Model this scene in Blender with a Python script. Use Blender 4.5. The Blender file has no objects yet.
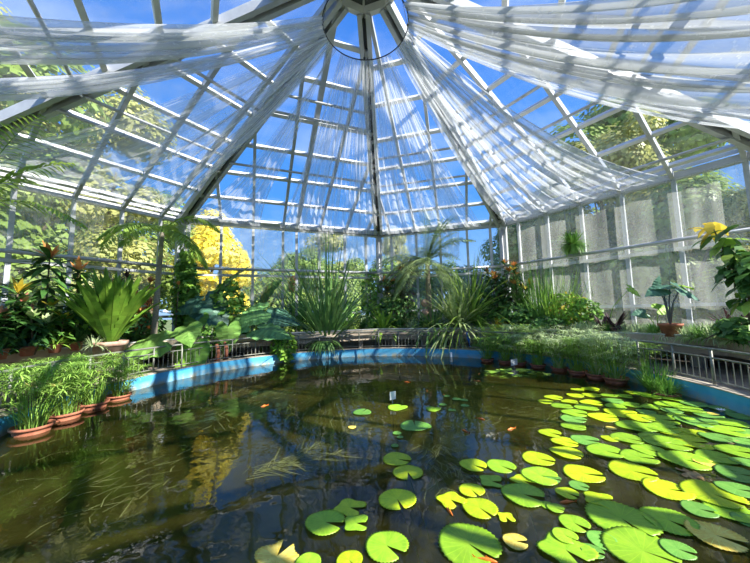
import bpy, math, random
from mathutils import Vector, Matrix
random.seed(7)
PI=math.pi
C=bpy.context.scene.collection
sc=bpy.context.scene
# ------------------------------------------------------------------ camera
FP,PITCH,ROLL=310.0,.096,-.023
cp,sp=math.cos(PITCH),math.sin(PITCH)
cF=Vector((0,cp,sp)); cU=Vector((0,-sp,cp)); cR=Vector((1,0,0))
cc,ss=math.cos(ROLL),math.sin(ROLL)
cR2=cR*cc+cU*ss; cU2=cU*cc-cR*ss
EYE=Vector((0,0,1.65))
cd=bpy.data.cameras.new('camera'); cam=bpy.data.objects.new('camera',cd); C.objects.link(cam)
cd.sensor_width=36; cd.lens=FP/750*36; cd.clip_end=400; cd.clip_start=.05
m=Matrix((cR2,cU2,-cF)).transposed().to_4x4(); m.translation=EYE; cam.matrix_world=m
sc.camera=cam
def at(x,y,z):
    d=cF+cR2*((x-375)/FP)+cU2*((281.5-y)/FP)
    return EYE+d*((z-EYE.z)/d.z)
C0=Vector((-.07,5.98,0))
def col(x,r,y=305):
    """point on the plan circle of radius r about the pond centre seen in picture column x (far crossing)"""
    d=cF+cR2*((x-375)/FP)+cU2*((281.5-y)/FP)
    dx,dy=d.x,d.y; ox,oy=-C0.x,-C0.y
    a=dx*dx+dy*dy;b=2*(dx*ox+dy*oy);c=ox*ox+oy*oy-r*r
    q=b*b-4*a*c
    t=(-b+math.sqrt(max(q,0)))/(2*a)
    return Vector((dx*t,dy*t,0))
def dep(x,y,dist):
    d=cF+cR2*((x-375)/FP)+cU2*((281.5-y)/FP)
    return EYE+d*(dist/d.y)
def zat(p,y):
    """height above p whose picture row is y"""
    lo,hi=-2,30
    for _ in range(40):
        mid=(lo+hi)/2; v=Vector((p.x,p.y,mid))-EYE
        yy=281.5-FP*v.dot(cU2)/v.dot(cF)
        if yy>y: lo=mid
        else: hi=mid
    return lo
# ------------------------------------------------------------------ materials
M={}
def newmat(n):
    m=bpy.data.materials.new(n); m.use_nodes=True; m.node_tree.nodes.clear(); M[n]=m
    return m,m.node_tree.nodes,m.node_tree.links
def N(ns,t,**k):
    n=ns.new(t)
    for a,b in k.items():
        if a in n.inputs.keys() if hasattr(n.inputs,'keys') else False: n.inputs[a].default_value=b
        else: setattr(n,a,b)
    return n
def c4(c): return (c[0],c[1],c[2],1)
def noisecol(ns,ls,c1,c2,scale,detail=4,lo=.35,hi=.65,vec='Object',rough=.6,stretch=None):
    tc=ns.new('ShaderNodeTexCoord'); nz=ns.new('ShaderNodeTexNoise'); nz.inputs['Scale'].default_value=scale; nz.inputs['Detail'].default_value=detail; nz.inputs['Roughness'].default_value=rough
    if stretch:
        mp=ns.new('ShaderNodeMapping'); mp.inputs['Scale'].default_value=stretch; ls.new(tc.outputs[vec],mp.inputs[0]); ls.new(mp.outputs[0],nz.inputs['Vector'])
    else: ls.new(tc.outputs[vec],nz.inputs['Vector'])
    r=ns.new('ShaderNodeValToRGB'); r.color_ramp.elements[0].position=lo; r.color_ramp.elements[1].position=hi
    r.color_ramp.elements[0].color=c4(c1); r.color_ramp.elements[1].color=c4(c2)
    ls.new(nz.outputs['Fac'],r.inputs[0]); return r
def mat(n,c1,c2=None,scale=6,rough=.6,metal=0,lo=.35,hi=.65,bump=0,spec=.5,stretch=None):
    m,ns,ls=newmat(n); o=ns.new('ShaderNodeOutputMaterial'); b=ns.new('ShaderNodeBsdfPrincipled'); ls.new(b.outputs[0],o.inputs[0])
    b.inputs['Roughness'].default_value=rough; b.inputs['Metallic'].default_value=metal; b.inputs['Specular IOR Level'].default_value=spec
    r=noisecol(ns,ls,c1,c2 or c1,scale,lo=lo,hi=hi,stretch=stretch); ls.new(r.outputs[0],b.inputs['Base Color'])
    if bump:
        bm=ns.new('ShaderNodeBump'); bm.inputs['Strength'].default_value=bump; ls.new(r.outputs[0],bm.inputs['Height']); ls.new(bm.outputs[0],b.inputs['Normal'])
    return m
def leafmat(n,c1,c2,scale=3,trans=.35,rough=.45,rnd=.25):
    m,ns,ls=newmat(n); o=ns.new('ShaderNodeOutputMaterial'); b=ns.new('ShaderNodeBsdfPrincipled'); t=ns.new('ShaderNodeBsdfTranslucent'); mx=ns.new('ShaderNodeMixShader')
    r=noisecol(ns,ls,c1,c2,scale,lo=.3,hi=.7)
    g=ns.new('ShaderNodeNewGeometry'); hs=ns.new('ShaderNodeHueSaturation')
    ma=ns.new('ShaderNodeMath'); ma.operation='MULTIPLY_ADD'; ma.inputs[1].default_value=rnd*2; ma.inputs[2].default_value=1-rnd
    ls.new(g.outputs['Random Per Island'],ma.inputs[0]); ls.new(ma.outputs[0],hs.inputs['Value']); ls.new(r.outputs[0],hs.inputs['Color'])
    ls.new(hs.outputs[0],b.inputs['Base Color']); ls.new(hs.outputs[0],t.inputs[0]); b.inputs['Roughness'].default_value=rough; b.inputs['Specular IOR Level'].default_value=.35
    mx.inputs[0].default_value=trans; ls.new(b.outputs[0],mx.inputs[1]); ls.new(t.outputs[0],mx.inputs[2]); ls.new(mx.outputs[0],o.inputs[0])
    return m
mat('metal',(.42,.44,.47),(.52,.54,.57),3,.45,.15)
mat('metal_white',(.60,.61,.62),(.70,.70,.70),3,.5)
mat('metal_dark',(.045,.05,.06),(.08,.085,.09),3,.5)
mat('pipe',(.42,.43,.45),(.55,.56,.57),4,.35,.3)
mat('black',(.015,.015,.015),(.03,.03,.03),4,.4)
mat('rail_metal',(.17,.18,.15),(.30,.30,.26),7,.5,.3)
mat('concrete',(.33,.28,.22),(.46,.41,.33),4,.85,bump=.1)
mat('beige_slab',(.42,.34,.25),(.56,.46,.35),2.5,.75,bump=.1)
mat('edge_strip',(.42,.43,.42),(.60,.60,.58),5,.4,.3)
mat('soil',(.035,.028,.02),(.10,.08,.05),6,.95,bump=.3)
mat('path',(.20,.16,.13),(.33,.28,.23),3,.8,bump=.1)
mat('terracotta',(.26,.085,.045),(.44,.16,.09),8,.8,bump=.08)
mat('terracotta_old',(.36,.20,.14),(.52,.36,.28),6,.85,bump=.08)
mat('bark',(.10,.075,.05),(.22,.17,.12),14,.9,bump=.4)
mat('palm_bark',(.22,.19,.14),(.38,.33,.25),20,.9,bump=.3,stretch=(1,1,5))
mat('white_plastic',(.78,.80,.84),(.84,.86,.9),4,.4)
mat('lawn',(.08,.14,.03),(.22,.24,.08),.6,.95)
mat('goldfish',(.75,.14,.02),(.9,.28,.04),20,.35)
mat('cable_blue',(.03,.14,.45),(.05,.2,.6),9,.4)
mat('shadow_net',(.10,.11,.12),(.16,.17,.18),40,.8)
mat('dead_leaf',(.30,.15,.05),(.55,.38,.14),16,.8)
leafmat('papyrus',(.18,.38,.05),(.44,.66,.14),3,.3)
leafmat('papyrus_pale',(.38,.52,.22),(.68,.78,.48),3,.3)
leafmat('seed_head',(.40,.38,.10),(.55,.50,.18),9,.3)
leafmat('fern',(.07,.20,.02),(.26,.42,.05),2,.35)
leafmat('palm_leaf',(.20,.38,.05),(.46,.62,.12),2,.4)
leafmat('palm_grey',(.24,.36,.14),(.50,.60,.28),3,.35)
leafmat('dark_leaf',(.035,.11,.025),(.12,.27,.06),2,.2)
leafmat('mid_leaf',(.09,.24,.04),(.26,.48,.09),2,.3)
leafmat('bright_leaf',(.22,.46,.05),(.48,.70,.12),2,.4)
leafmat('big_leaf',(.12,.30,.09),(.24,.48,.16),1.5,.25,.35)
leafmat('heart_leaf',(.20,.42,.08),(.34,.58,.14),1.5,.4,.35)
leafmat('blue_leaf',(.05,.14,.10),(.11,.25,.16),2,.2)
leafmat('spike_leaf',(.08,.22,.05),(.26,.44,.13),2,.3)
leafmat('orange_leaf',(.55,.16,.04),(.80,.42,.13),4,.35)
leafmat('pink_leaf',(.45,.13,.09),(.70,.38,.24),4,.3)
leafmat('yellow_leaf',(.60,.42,.03),(.80,.66,.10),3,.4)
leafmat('purple_leaf',(.05,.02,.03),(.12,.06,.06),3,.2)
leafmat('striped_leaf',(.14,.28,.05),(.60,.66,.34),9,.3)
leafmat('ginkgo',(.90,.76,.05),(1,.96,.30),.8,.45)
leafmat('tree_leaf',(.16,.27,.05),(.40,.52,.13),.5,.4)
leafmat('tree_olive',(.34,.38,.10),(.64,.62,.24),.5,.4)
leafmat('weed',(.12,.15,.04),(.26,.26,.09),3,.2)
def padmat(n,c1,c2,edge):
    m,ns,ls=newmat(n); o=ns.new('ShaderNodeOutputMaterial'); b=ns.new('ShaderNodeBsdfPrincipled'); t=ns.new('ShaderNodeBsdfTranslucent'); mx=ns.new('ShaderNodeMixShader')
    tc=ns.new('ShaderNodeTexCoord'); gr=ns.new('ShaderNodeTexGradient'); gr.gradient_type='RADIAL'; ls.new(tc.outputs['Object'],gr.inputs[0])
    mu=ns.new('ShaderNodeMath'); mu.operation='MULTIPLY'; mu.inputs[1].default_value=22; ls.new(gr.outputs[1],mu.inputs[0])
    pp=ns.new('ShaderNodeMath'); pp.operation='PINGPONG'; pp.inputs[1].default_value=.5; ls.new(mu.outputs[0],pp.inputs[0])
    lt=ns.new('ShaderNodeMath'); lt.operation='LESS_THAN'; lt.inputs[1].default_value=.05; ls.new(pp.outputs[0],lt.inputs[0])
    r=noisecol(ns,ls,c1,c2,2.2,lo=.35,hi=.62)
    r2=noisecol(ns,ls,(0,0,0),(1,1,1),7,lo=.62,hi=.70)
    m1=ns.new('ShaderNodeMixRGB'); m1.inputs[2].default_value=c4(edge); ls.new(r2.outputs[0],m1.inputs[0]); ls.new(r.outputs[0],m1.inputs[1])
    m2=ns.new('ShaderNodeMixRGB'); m2.inputs[2].default_value=c4([min(1,x*1.15) for x in c2]); ls.new(lt.outputs[0],m2.inputs[0]); ls.new(m1.outputs[0],m2.inputs[1])
    oi=ns.new('ShaderNodeObjectInfo'); hs=ns.new('ShaderNodeHueSaturation'); ma=ns.new('ShaderNodeMath'); ma.operation='MULTIPLY_ADD'; ma.inputs[1].default_value=.35; ma.inputs[2].default_value=.8
    ls.new(oi.outputs['Random'],ma.inputs[0]); ls.new(ma.outputs[0],hs.inputs['Value']); ls.new(m2.outputs[0],hs.inputs['Color'])
    ls.new(hs.outputs[0],b.inputs['Base Color']); ls.new(hs.outputs[0],t.inputs[0]); b.inputs['Roughness'].default_value=.42
    mx.inputs[0].default_value=.15; ls.new(b.outputs[0],mx.inputs[1]); ls.new(t.outputs[0],mx.inputs[2]); ls.new(mx.outputs[0],o.inputs[0])
padmat('pad_y',(.42,.62,.008),(.60,.76,.015),(.62,.62,.05))
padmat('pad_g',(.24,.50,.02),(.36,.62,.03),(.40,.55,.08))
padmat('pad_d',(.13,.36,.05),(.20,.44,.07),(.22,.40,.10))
padmat('pad_o',(.85,.58,.05),(1,.82,.18),(.50,.25,.05))
def blue_wall():
    m,ns,ls=newmat('blue_paint'); o=ns.new('ShaderNodeOutputMaterial'); b=ns.new('ShaderNodeBsdfPrincipled'); ls.new(b.outputs[0],o.inputs[0]); b.inputs['Roughness'].default_value=.6
    r=noisecol(ns,ls,(.05,.36,.66),(.10,.48,.78),2)
    r2=noisecol(ns,ls,(0,0,0),(1,1,1),5,6,.45,.62)
    tc=ns.new('ShaderNodeTexCoord'); sx=ns.new('ShaderNodeSeparateXYZ'); ls.new(tc.outputs['Object'],sx.inputs[0])
    mr=ns.new('ShaderNodeMapRange'); mr.inputs[1].default_value=.16; mr.inputs[2].default_value=.02; ls.new(sx.outputs[2],mr.inputs[0])
    ad=ns.new('ShaderNodeMath'); ad.operation='MULTIPLY'; ls.new(mr.outputs[0],ad.inputs[0])
    md=ns.new('ShaderNodeMath'); md.operation='MULTIPLY_ADD'; md.inputs[1].default_value=.8; md.inputs[2].default_value=.35; ls.new(r2.outputs[0],md.inputs[0]); ls.new(md.outputs[0],ad.inputs[1]); ad.use_clamp=True
    mx=ns.new('ShaderNodeMixRGB'); mx.inputs[2].default_value=(.40,.42,.33,1); ls.new(ad.outputs[0],mx.inputs[0]); ls.new(r.outputs[0],mx.inputs[1]); ls.new(mx.outputs[0],b.inputs['Base Color'])
blue_wall()
def glass(n,dust,dcol=(.75,.78,.72),sc_=1.2):
    m,ns,ls=newmat(n); o=ns.new('ShaderNodeOutputMaterial')
    tr=ns.new('ShaderNodeBsdfTransparent'); df=ns.new('ShaderNodeBsdfDiffuse'); tl=ns.new('ShaderNodeBsdfTranslucent'); gl=ns.new('ShaderNodeBsdfGlossy')
    tr.inputs[0].default_value=(.94,.96,.97,1); df.inputs[0].default_value=c4(dcol); tl.inputs[0].default_value=c4(dcol); gl.inputs['Roughness'].default_value=.03
    a=ns.new('ShaderNodeMixShader'); ls.new(df.outputs[0],a.inputs[1]); ls.new(tl.outputs[0],a.inputs[2])
    r=noisecol(ns,ls,(dust*.3,)*3,(dust*1.5,)*3,sc_,6,.35,.7)
    b=ns.new('ShaderNodeMixShader'); ls.new(r.outputs[0],b.inputs[0]); ls.new(tr.outputs[0],b.inputs[1]); ls.new(a.outputs[0],b.inputs[2])
    c=ns.new('ShaderNodeMixShader'); c.inputs[0].default_value=.04; ls.new(b.outputs[0],c.inputs[1]); ls.new(gl.outputs[0],c.inputs[2]); ls.new(c.outputs[0],o.inputs[0])
glass('glass',.03); glass('glass_dusty',.16); glass('glass_wall',.10)
def fabric(n,op_lo,op_hi,colr=(.86,.88,.90),streak=(40,1.2,1),trans=.45,spk=.22):
    m,ns,ls=newmat(n); o=ns.new('ShaderNodeOutputMaterial')
    tr=ns.new('ShaderNodeBsdfTransparent'); df=ns.new('ShaderNodeBsdfDiffuse'); tl=ns.new('ShaderNodeBsdfTranslucent')
    df.inputs[0].default_value=c4(colr); tl.inputs[0].default_value=c4(colr)
    a=ns.new('ShaderNodeMixShader'); a.inputs[0].default_value=trans; ls.new(df.outputs[0],a.inputs[1]); ls.new(tl.outputs[0],a.inputs[2])
    r=noisecol(ns,ls,(op_lo,)*3,(op_hi,)*3,1,5,.36,.66,vec='UV',stretch=streak,rough=.7)
    sp_=noisecol(ns,ls,(0,)*3,(1,)*3,1,2,.60,.66,vec='UV',stretch=(streak[0]*5,60,1))
    mm=ns.new('ShaderNodeMath'); mm.operation='MULTIPLY_ADD'; mm.inputs[1].default_value=spk; mm.use_clamp=True; ls.new(sp_.outputs[0],mm.inputs[0]); ls.new(r.outputs[0],mm.inputs[2])
    lw=ns.new('ShaderNodeLayerWeight'); lw.inputs[0].default_value=.35
    m3=ns.new('ShaderNodeMath'); m3.operation='MULTIPLY_ADD'; m3.inputs[1].default_value=.25; m3.use_clamp=True; ls.new(lw.outputs['Facing'],m3.inputs[0]); ls.new(mm.outputs[0],m3.inputs[2])
    b=ns.new('ShaderNodeMixShader'); ls.new(m3.outputs[0],b.inputs[0]); ls.new(tr.outputs[0],b.inputs[1]); ls.new(a.outputs[0],b.inputs[2]); ls.new(b.outputs[0],o.inputs[0])
fabric('sheer',.0,.70,streak=(22,1.0,1)); fabric('sheer_thick',.12,.62,(.80,.82,.84),(14,2.5,1),.5); fabric('sheer_wide',.42,.82,(.64,.66,.67),(9,2.5,1),.4); fabric('sheer_wall',.15,.33,(.86,.88,.84),(4,.8,1),.75,.05)
def water():
    m,ns,ls=newmat('water'); o=ns.new('ShaderNodeOutputMaterial')
    tr=ns.new('ShaderNodeBsdfTransparent'); tr.inputs[0].default_value=(.58,.58,.34,1)
    gl=ns.new('ShaderNodeBsdfGlossy'); gl.inputs['Roughness'].default_value=.02; gl.inputs[0].default_value=(1,1,1,1)
    df=ns.new('ShaderNodeBsdfDiffuse'); df.inputs[0].default_value=(.22,.20,.04,1)
    tc=ns.new('ShaderNodeTexCoord'); nz=ns.new('ShaderNodeTexNoise'); nz.inputs['Scale'].default_value=2.2; nz.inputs['Detail'].default_value=3; ls.new(tc.outputs['Object'],nz.inputs[0])
    bp=ns.new('ShaderNodeBump'); bp.inputs['Strength'].default_value=.06; bp.inputs['Distance'].default_value=.12; ls.new(nz.outputs[0],bp.inputs['Height']); ls.new(bp.outputs[0],gl.inputs['Normal'])
    fr=ns.new('ShaderNodeFresnel'); fr.inputs[0].default_value=1.33; ls.new(bp.outputs[0],fr.inputs['Normal'])
    r=noisecol(ns,ls,(.01,)*3,(.15,)*3,.4,5,.38,.62)
    a=ns.new('ShaderNodeMixShader'); ls.new(r.outputs[0],a.inputs[0]); ls.new(tr.outputs[0],a.inputs[1]); ls.new(df.outputs[0],a.inputs[2])
    b=ns.new('ShaderNodeMixShader'); ls.new(fr.outputs[0],b.inputs[0]); ls.new(a.outputs[0],b.inputs[1]); ls.new(gl.outputs[0],b.inputs[2]); ls.new(b.outputs[0],o.inputs[0])
water()
mat('pond_silt',(.09,.09,.025),(.52,.47,.12),.9,.95,lo=.35,hi=.68)
# ------------------------------------------------------------------ mesh helpers
class MB:
    def __init__(s): s.v=[]; s.f=[]; s.uv=None; s.sm=False
    def quad(s,a,b,c,d):
        n=len(s.v); s.v+= [tuple(a),tuple(b),tuple(c),tuple(d)]; s.f.append((n,n+1,n+2,n+3))
    def tri(s,a,b,c):
        n=len(s.v); s.v+= [tuple(a),tuple(b),tuple(c)]; s.f.append((n,n+1,n+2))
    def beam(s,a,b,w,h,up=Vector((0,0,1)),off=0):
        a=Vector(a);b=Vector(b); d=(b-a).normalized(); x=d.cross(up)
        if x.length<1e-4: x=Vector((1,0,0))
        x.normalize(); z=x.cross(d).normalized()
        a=a+z*off; b=b+z*off
        n=len(s.v)
        for p in (a,b):
            for i,j in ((-1,-1),(1,-1),(1,1),(-1,1)): s.v.append(tuple(p+x*(i*w/2)+z*(j*h/2)))
        for i in range(4): j=(i+1)%4; s.f.append((n+i,n+j,n+4+j,n+4+i))
        s.f.append((n+3,n+2,n+1,n)); s.f.append((n+4,n+5,n+6,n+7))
    def tube(s,pts,r,k=8,r2=None,cap=True):
        pts=[Vector(p) for p in pts]; n0=len(s.v); L=len(pts); prev=None
        for i,p in enumerate(pts):
            d=(pts[min(i+1,L-1)]-pts[max(i-1,0)]).normalized()
            x=d.cross(Vector((0,0,1))) if prev is None else prev-d*prev.dot(d)
            if x.length<1e-3: x=Vector((1,0,0))
            x.normalize(); prev=x; y=d.cross(x); rr=r if r2 is None else r+(r2-r)*i/(L-1)
            for j in range(k):
                a=2*PI*j/k; s.v.append(tuple(p+x*(rr*math.cos(a))+y*(rr*math.sin(a))))
        for i in range(L-1):
            for j in range(k):
                q=(j+1)%k; s.f.append((n0+i*k+j,n0+i*k+q,n0+(i+1)*k+q,n0+(i+1)*k+j))
        if cap and k>3:
            s.f.append(tuple(n0+j for j in reversed(range(k)))); s.f.append(tuple(n0+(L-1)*k+j for j in range(k)))
    def lathe(s,prof,k=24,o=(0,0,0)):
        n0=len(s.v)
        for r,z in prof:
            for j in range(k):
                a=2*PI*j/k; s.v.append((o[0]+r*math.cos(a),o[1]+r*math.sin(a),o[2]+z))
        for i in range(len(prof)-1):
            for j in range(k):
                q=(j+1)%k; s.f.append((n0+i*k+j,n0+i*k+q,n0+(i+1)*k+q,n0+(i+1)*k+j))
    def blade(s,p,d,L,w,droop=.6,n=4,tip=.0,wide=.4,roll=None):
        p=Vector(p);d=Vector(d).normalized(); sd=d.cross(Vector((0,0,1)))
        if sd.length<1e-3: sd=Vector((random.random()-.5,random.random()-.5,0))
        sd.normalize()
        if roll is not None: sd=(Matrix.Rotation(roll,3,d)@sd)
        n0=len(s.v)
        for i in range(n+1):
            t=i/n
            ww=w*.5*(min(1,(.35+t/wide*.65)) if t<wide else max(.04,1-((t-wide)/(1-wide))**1.6))
            s.v.append(tuple(p-sd*ww)); s.v.append(tuple(p+sd*ww))
            p=p+d*(L/n); d=Vector((d.x,d.y,d.z-droop/n)).normalized()
        for i in range(n): a=n0+2*i; s.f.append((a,a+1,a+3,a+2))
    def leafquad(s,p,nrm,size,asp=1.6):
        nrm=Vector(nrm).normalized(); x=nrm.cross(Vector((random.random()-.5,random.random()-.5,random.random()-.5)))
        if x.length<1e-3: x=Vector((1,0,0))
        x.normalize(); y=nrm.cross(x); a=size*.5;b=a*asp
        n=len(s.v); p=Vector(p)
        s.v+= [tuple(p-y*b),tuple(p+x*a),tuple(p+y*b),tuple(p-x*a)]; s.f.append((n,n+1,n+2,n+3))
    def grid(s,fn,nu,nv):
        n0=len(s.v); s.uv=[]
        for i in range(nu+1):
            for j in range(nv+1):
                s.v.append(tuple(fn(i/nu,j/nv))); s.uv.append((i/nu,j/nv))
        for i in range(nu):
            for j in range(nv):
                a=n0+i*(nv+1)+j; s.f.append((a,a+nv+1,a+nv+2,a+1))
    def mesh(s,name,mats,smooth=False):
        me=bpy.data.meshes.new(name); me.from_pydata(s.v,[],s.f)
        for q in (mats if isinstance(mats,(list,tuple)) else [mats]): me.materials.append(M[q])
        if s.uv:
            ul=me.uv_layers.new(name='UVMap')
            for l in me.loops: ul.data[l.index].uv=s.uv[l.vertex_index]
        if smooth:
            for p in me.polygons: p.use_smooth=True
        me.update(); return me
    def obj(s,name,mats,parent=None,smooth=False):
        return mkobj(name,s.mesh(name,mats,smooth),parent)
def mkobj(name,me,parent=None,loc=None):
    o=bpy.data.objects.new(name,me); C.objects.link(o)
    if parent: o.parent=parent
    if loc is not None: o.location=loc
    return o
def tag(o,label,cat,group=None,kind=None):
    o['label']=label; o['category']=cat
    if group: o['group']=group
    if kind: o['kind']=kind
    return o
def thing(name,label,cat,loc=(0,0,0),rz=0,group=None,kind=None,s=1):
    o=bpy.data.objects.new(name,None); C.objects.link(o); o.location=loc; o.rotation_euler=(0,0,rz); o.scale=(s,s,s); o.empty_display_size=.1
    return tag(o,label,cat,group,kind)
def dup(root,loc,rz,s,label,group=None):
    r=root.copy(); C.objects.link(r); r.location=loc; r.rotation_euler=(0,0,rz); r.scale=(s,s,s) if not isinstance(s,(tuple,Vector)) else s
    r['label']=label
    if group: r['group']=group
    for ch in list(root.children):
        c=ch.copy(); C.objects.link(c); c.parent=r
        for g in list(ch.children):
            q=g.copy(); C.objects.link(q); q.parent=c
    return r
R=random.uniform
# ------------------------------------------------------------------ greenhouse frame
HE=3.6; cx,cy,RR,PH=-.02*3.6,1.662*3.6,2.52*3.6,-.068
ZE=1.65+HE; ZH=1.65+1.983*3.6; RH=.209*3.6; ZR=1.65+.481*3.6
VV={-2:(-2.84,1.83),-1:(-1.99,3.13),0:(.06,3.95),1:(1.51,3.56),2:(2.6,1.9)}
def cor(i,z=ZE):
    i=(i+3)%8-3
    if i in VV: return Vector((VV[i][0]*3.6,VV[i][1]*3.6,z))
    a=PH+i*PI/4; return Vector((cx+RR*math.sin(a),cy+RR*math.cos(a),z))
def hub(i,z=ZH):
    a=PH+i*PI/4; return Vector((cx+RH*math.sin(a),cy+RH*math.cos(a),z))
SIDES={-3:('near_left','wall facing the photographer on the near left'),-2:('left','left glazed wall'),-1:('back_left','back left glazed wall'),0:('back_right','back right glazed wall'),1:('right','right glazed wall'),2:('near_right','near right glazed wall'),3:('near','wall behind the camera'),-4:('near_far_left','wall behind the camera on the left')}
SP={-2:([.35,1.5,2.65,3.8,4.9],[.45,1.72,2.9,4.06,5.2,6.3,7.4],[3.02,3.65,5.55]),
    -1:([.25,1.35,2.5,3.65,4.2,5.15,6.3,7.3],[.2,1.33,2.47,3.61,4.75,5.9,6.9],[3.0,4.95,5.46]),
    0:([.6,1.75,2.8,3.95,4.9],[.2,1.33,2.47,3.61,4.75,5.9,6.9],[3.0,4.2]),
    1:([.7,1.85,3.0,4.15,5.35,6.65],[.45,1.72,2.9,4.1,5.25,6.3,7.4],[.95,3.5,4.65])}
INZ=Vector((0,0,-1))
for i in range(-4,4):
    A,B=cor(i),cor(i+1); hA,hB=hub(i),hub(i+1)
    u=(B-A); L=u.length; u=u/L; v=(hA+hB)/2-A; v=v-u*v.dot(u); H=v.length; v=v/H; n=u.cross(v)
    if n.z<0: n=-n
    a1=(hA-A).dot(u); b1=(hB-A).dot(u)
    rs,ps,tubes=SP.get(i,([L*k/7 for k in range(1,7)],[.45,1.7,2.9,4.1,5.25,6.3,7.4],[3.5]))
    def lim(t): # s-range of the facet at height t
        f=t/H; return a1*f, L+(b1-L)*f
    def tmax(s):
        if s<a1: return H*s/a1
        if s>b1: return H*(L-s)/(L-b1)
        return H
    ce=bpy.data.objects.new('ceiling',None); C.objects.link(ce); tag(ce,'sloping glazed roof facet above the '+SIDES[i][1],'roof',kind='structure')
    for s_ in rs:
        t=tmax(s_)
        if t<.3: continue
        mb=MB(); thick=(i==-1 and abs(s_-4.2)<.01)
        mb.beam(A+u*s_,A+u*s_+v*t,.14 if thick else .09,.18 if thick else .15,n,-.08); mb.obj('rafter','metal',ce)
        mb=MB(); mb.beam(A+u*s_,A+u*s_+v*t,.03,.03,n,.012); mb.obj('glazing_seal','metal_dark',ce)
    for t in ps:
        if t>H-.2: continue
        s0,s1=lim(t); mb=MB(); mb.beam(A+u*s0+v*t,A+u*s1+v*t,.11,.10,n,-.055); mb.obj('purlin','metal_white',ce)
    for t in tubes:
        s0,s1=lim(t); mb=MB(); q0=A+u*s0+v*t-n*.26; q1=A+u*s1+v*t-n*.26
        mb.tube([q0+u*.1-n*.0,q0+u*.35+v*.0,q1-u*.35,q1-u*.1],.04,8); mb.obj('roof_pipe','pipe',ce,True)
    mb=MB(); mb.quad(A,B,hB,hA)
    o=mb.obj('glass_pane','glass_dusty' if i in(-2,-3) else 'glass',ce); o.location=n*.02
    # wall
    name,lab=SIDES[i]; W=thing('wall_'+name,lab+' of posts, rails and panes','wall',kind='structure')
    inw=Vector((0,0,1)).cross(u); 
    if (C0-A).dot(inw)<0: inw=-inw
    Z0=.2
    for s_ in rs+([] if i!=-1 else []):
        p=A+u*s_; mb=MB(); mb.beam((p.x,p.y,Z0),(p.x,p.y,ZE),.10,.09,u.cross(Vector((0,0,1)))); mb.obj('post','metal',W)
    mb=MB(); 
    mb.beam(A+Vector((0,0,-.07)),B+Vector((0,0,-.07)),.16,.20); mb.obj('eave_beam','metal',W)
    mb=MB(); mb.beam(A+inw*.12+Vector((0,0,.10)),B+inw*.12+Vector((0,0,.10)),.06,.10); mb.obj('gutter','metal_white',W)
    zr=Vector((0,0,ZR-ZE))
    mb=MB(); mb.tube([A+zr+inw*.2,B+zr+inw*.2],.055,10); mb.obj('heating_pipe','pipe',W,True)
    mb=MB(); mb.beam(A+zr-Vector((0,0,.22)),B+zr-Vector((0,0,.22)),.14,.09); mb.obj('transom','metal_white',W)
    mb=MB(); mb.beam(A+zr-Vector((0,0,1.75)),B+zr-Vector((0,0,1.75)),.12,.09); mb.obj('transom','metal_white',W)
    mb=MB(); a0=Vector((A.x,A.y,Z0+.35)); b0=Vector((B.x,B.y,Z0+.35)); mb.beam(a0,b0,.2,.7); mb.obj('plinth','concrete',W)
    mb=MB(); mb.quad((A.x,A.y,Z0),(B.x,B.y,Z0),B,A); mb.obj('glass_pane','glass_wall',W)
    # corner rib
    if True:
        rb=thing('trim_%d'%(i+5),'broad grey double rib running from the eave corner up to the roof hub','rib',kind='structure')
        sgn=(hA-A).normalized(); side=sgn.cross(Vector((0,0,1))).normalized(); up=side.cross(sgn)
        if up.z<0: up=-up
        for k in (-1,1):
            mb=MB(); mb.beam(A+side*(k*.14),hA+side*(k*.10),.11,.24,up,-.12); mb.obj('channel','metal',rb)
        mb=MB(); mb.beam(A,hA,.2,.04,up,-.04); mb.obj('recess','metal_dark',rb)
        mb=MB(); mb.beam((A.x,A.y,Z0),(A.x,A.y,ZE),.28,.22,(C0-A).normalized()); mb.obj('corner_post','metal',rb)
        mb=MB(); q=A+ (C0-A).normalized()*.22; mb.tube([(q.x,q.y,Z0),(q.x,q.y,ZE-.3)],.04,8); mb.obj('down_pipe','pipe',rb,True)
# hub
hb=thing('trim_20','grey polygonal roof hub where the ribs meet','hub',kind='structure')
mb=MB()
for i in range(8): mb.beam(hub(i)+Vector((0,0,-.05)),hub(i+1)+Vector((0,0,-.05)),.12,.2)
mb.obj('ring_beam','metal_white',hb)
mb=MB(); c0h=Vector((cx,cy,ZH+.45))
for i in range(8): mb.tri(hub(i)+Vector((0,0,.05)),hub(i+1)+Vector((0,0,.05)),c0h)
mb.obj('hub_cover','metal_dark',hb)
mb=MB()
for i in range(8): mb.beam(hub(i)+Vector((0,0,.02)),c0h,.05,.06)
mb.obj('hub_rib','metal',hb)
# hanging hoop
RC=Vector((cx,cy,1.65+1.665*3.6)); RRING=.249*3.6
hoop=thing('curtain_hoop','thin black metal hoop hanging below the roof hub and gathering the drapes','hoop',RC)
mb=MB(); mb.tube([(RRING*math.cos(2*PI*k/64),RRING*math.sin(2*PI*k/64),0) for k in range(65)],.013,6); mb.obj('hoop_ring','black',hoop,True)
for k in range(4):
    a=PI/4+PI/2*k+.1; e=hub(2*k)-RC; a=math.atan2(e.y,e.x)
    mb=MB(); mb.tube([(RRING*math.cos(a),RRING*math.sin(a),0),(e.x*.98,e.y*.98,e.z-.15)],.005,4); ch_=mb.obj('chain','black',hoop)
    mb=MB(); mb.lathe([(0,-.035),(.025,-.02),(.03,0),(.02,.025),(0,.035)],8,(RRING*math.cos(a),RRING*math.sin(a),.05)); mb.obj('clamp','black',ch_)
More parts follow.
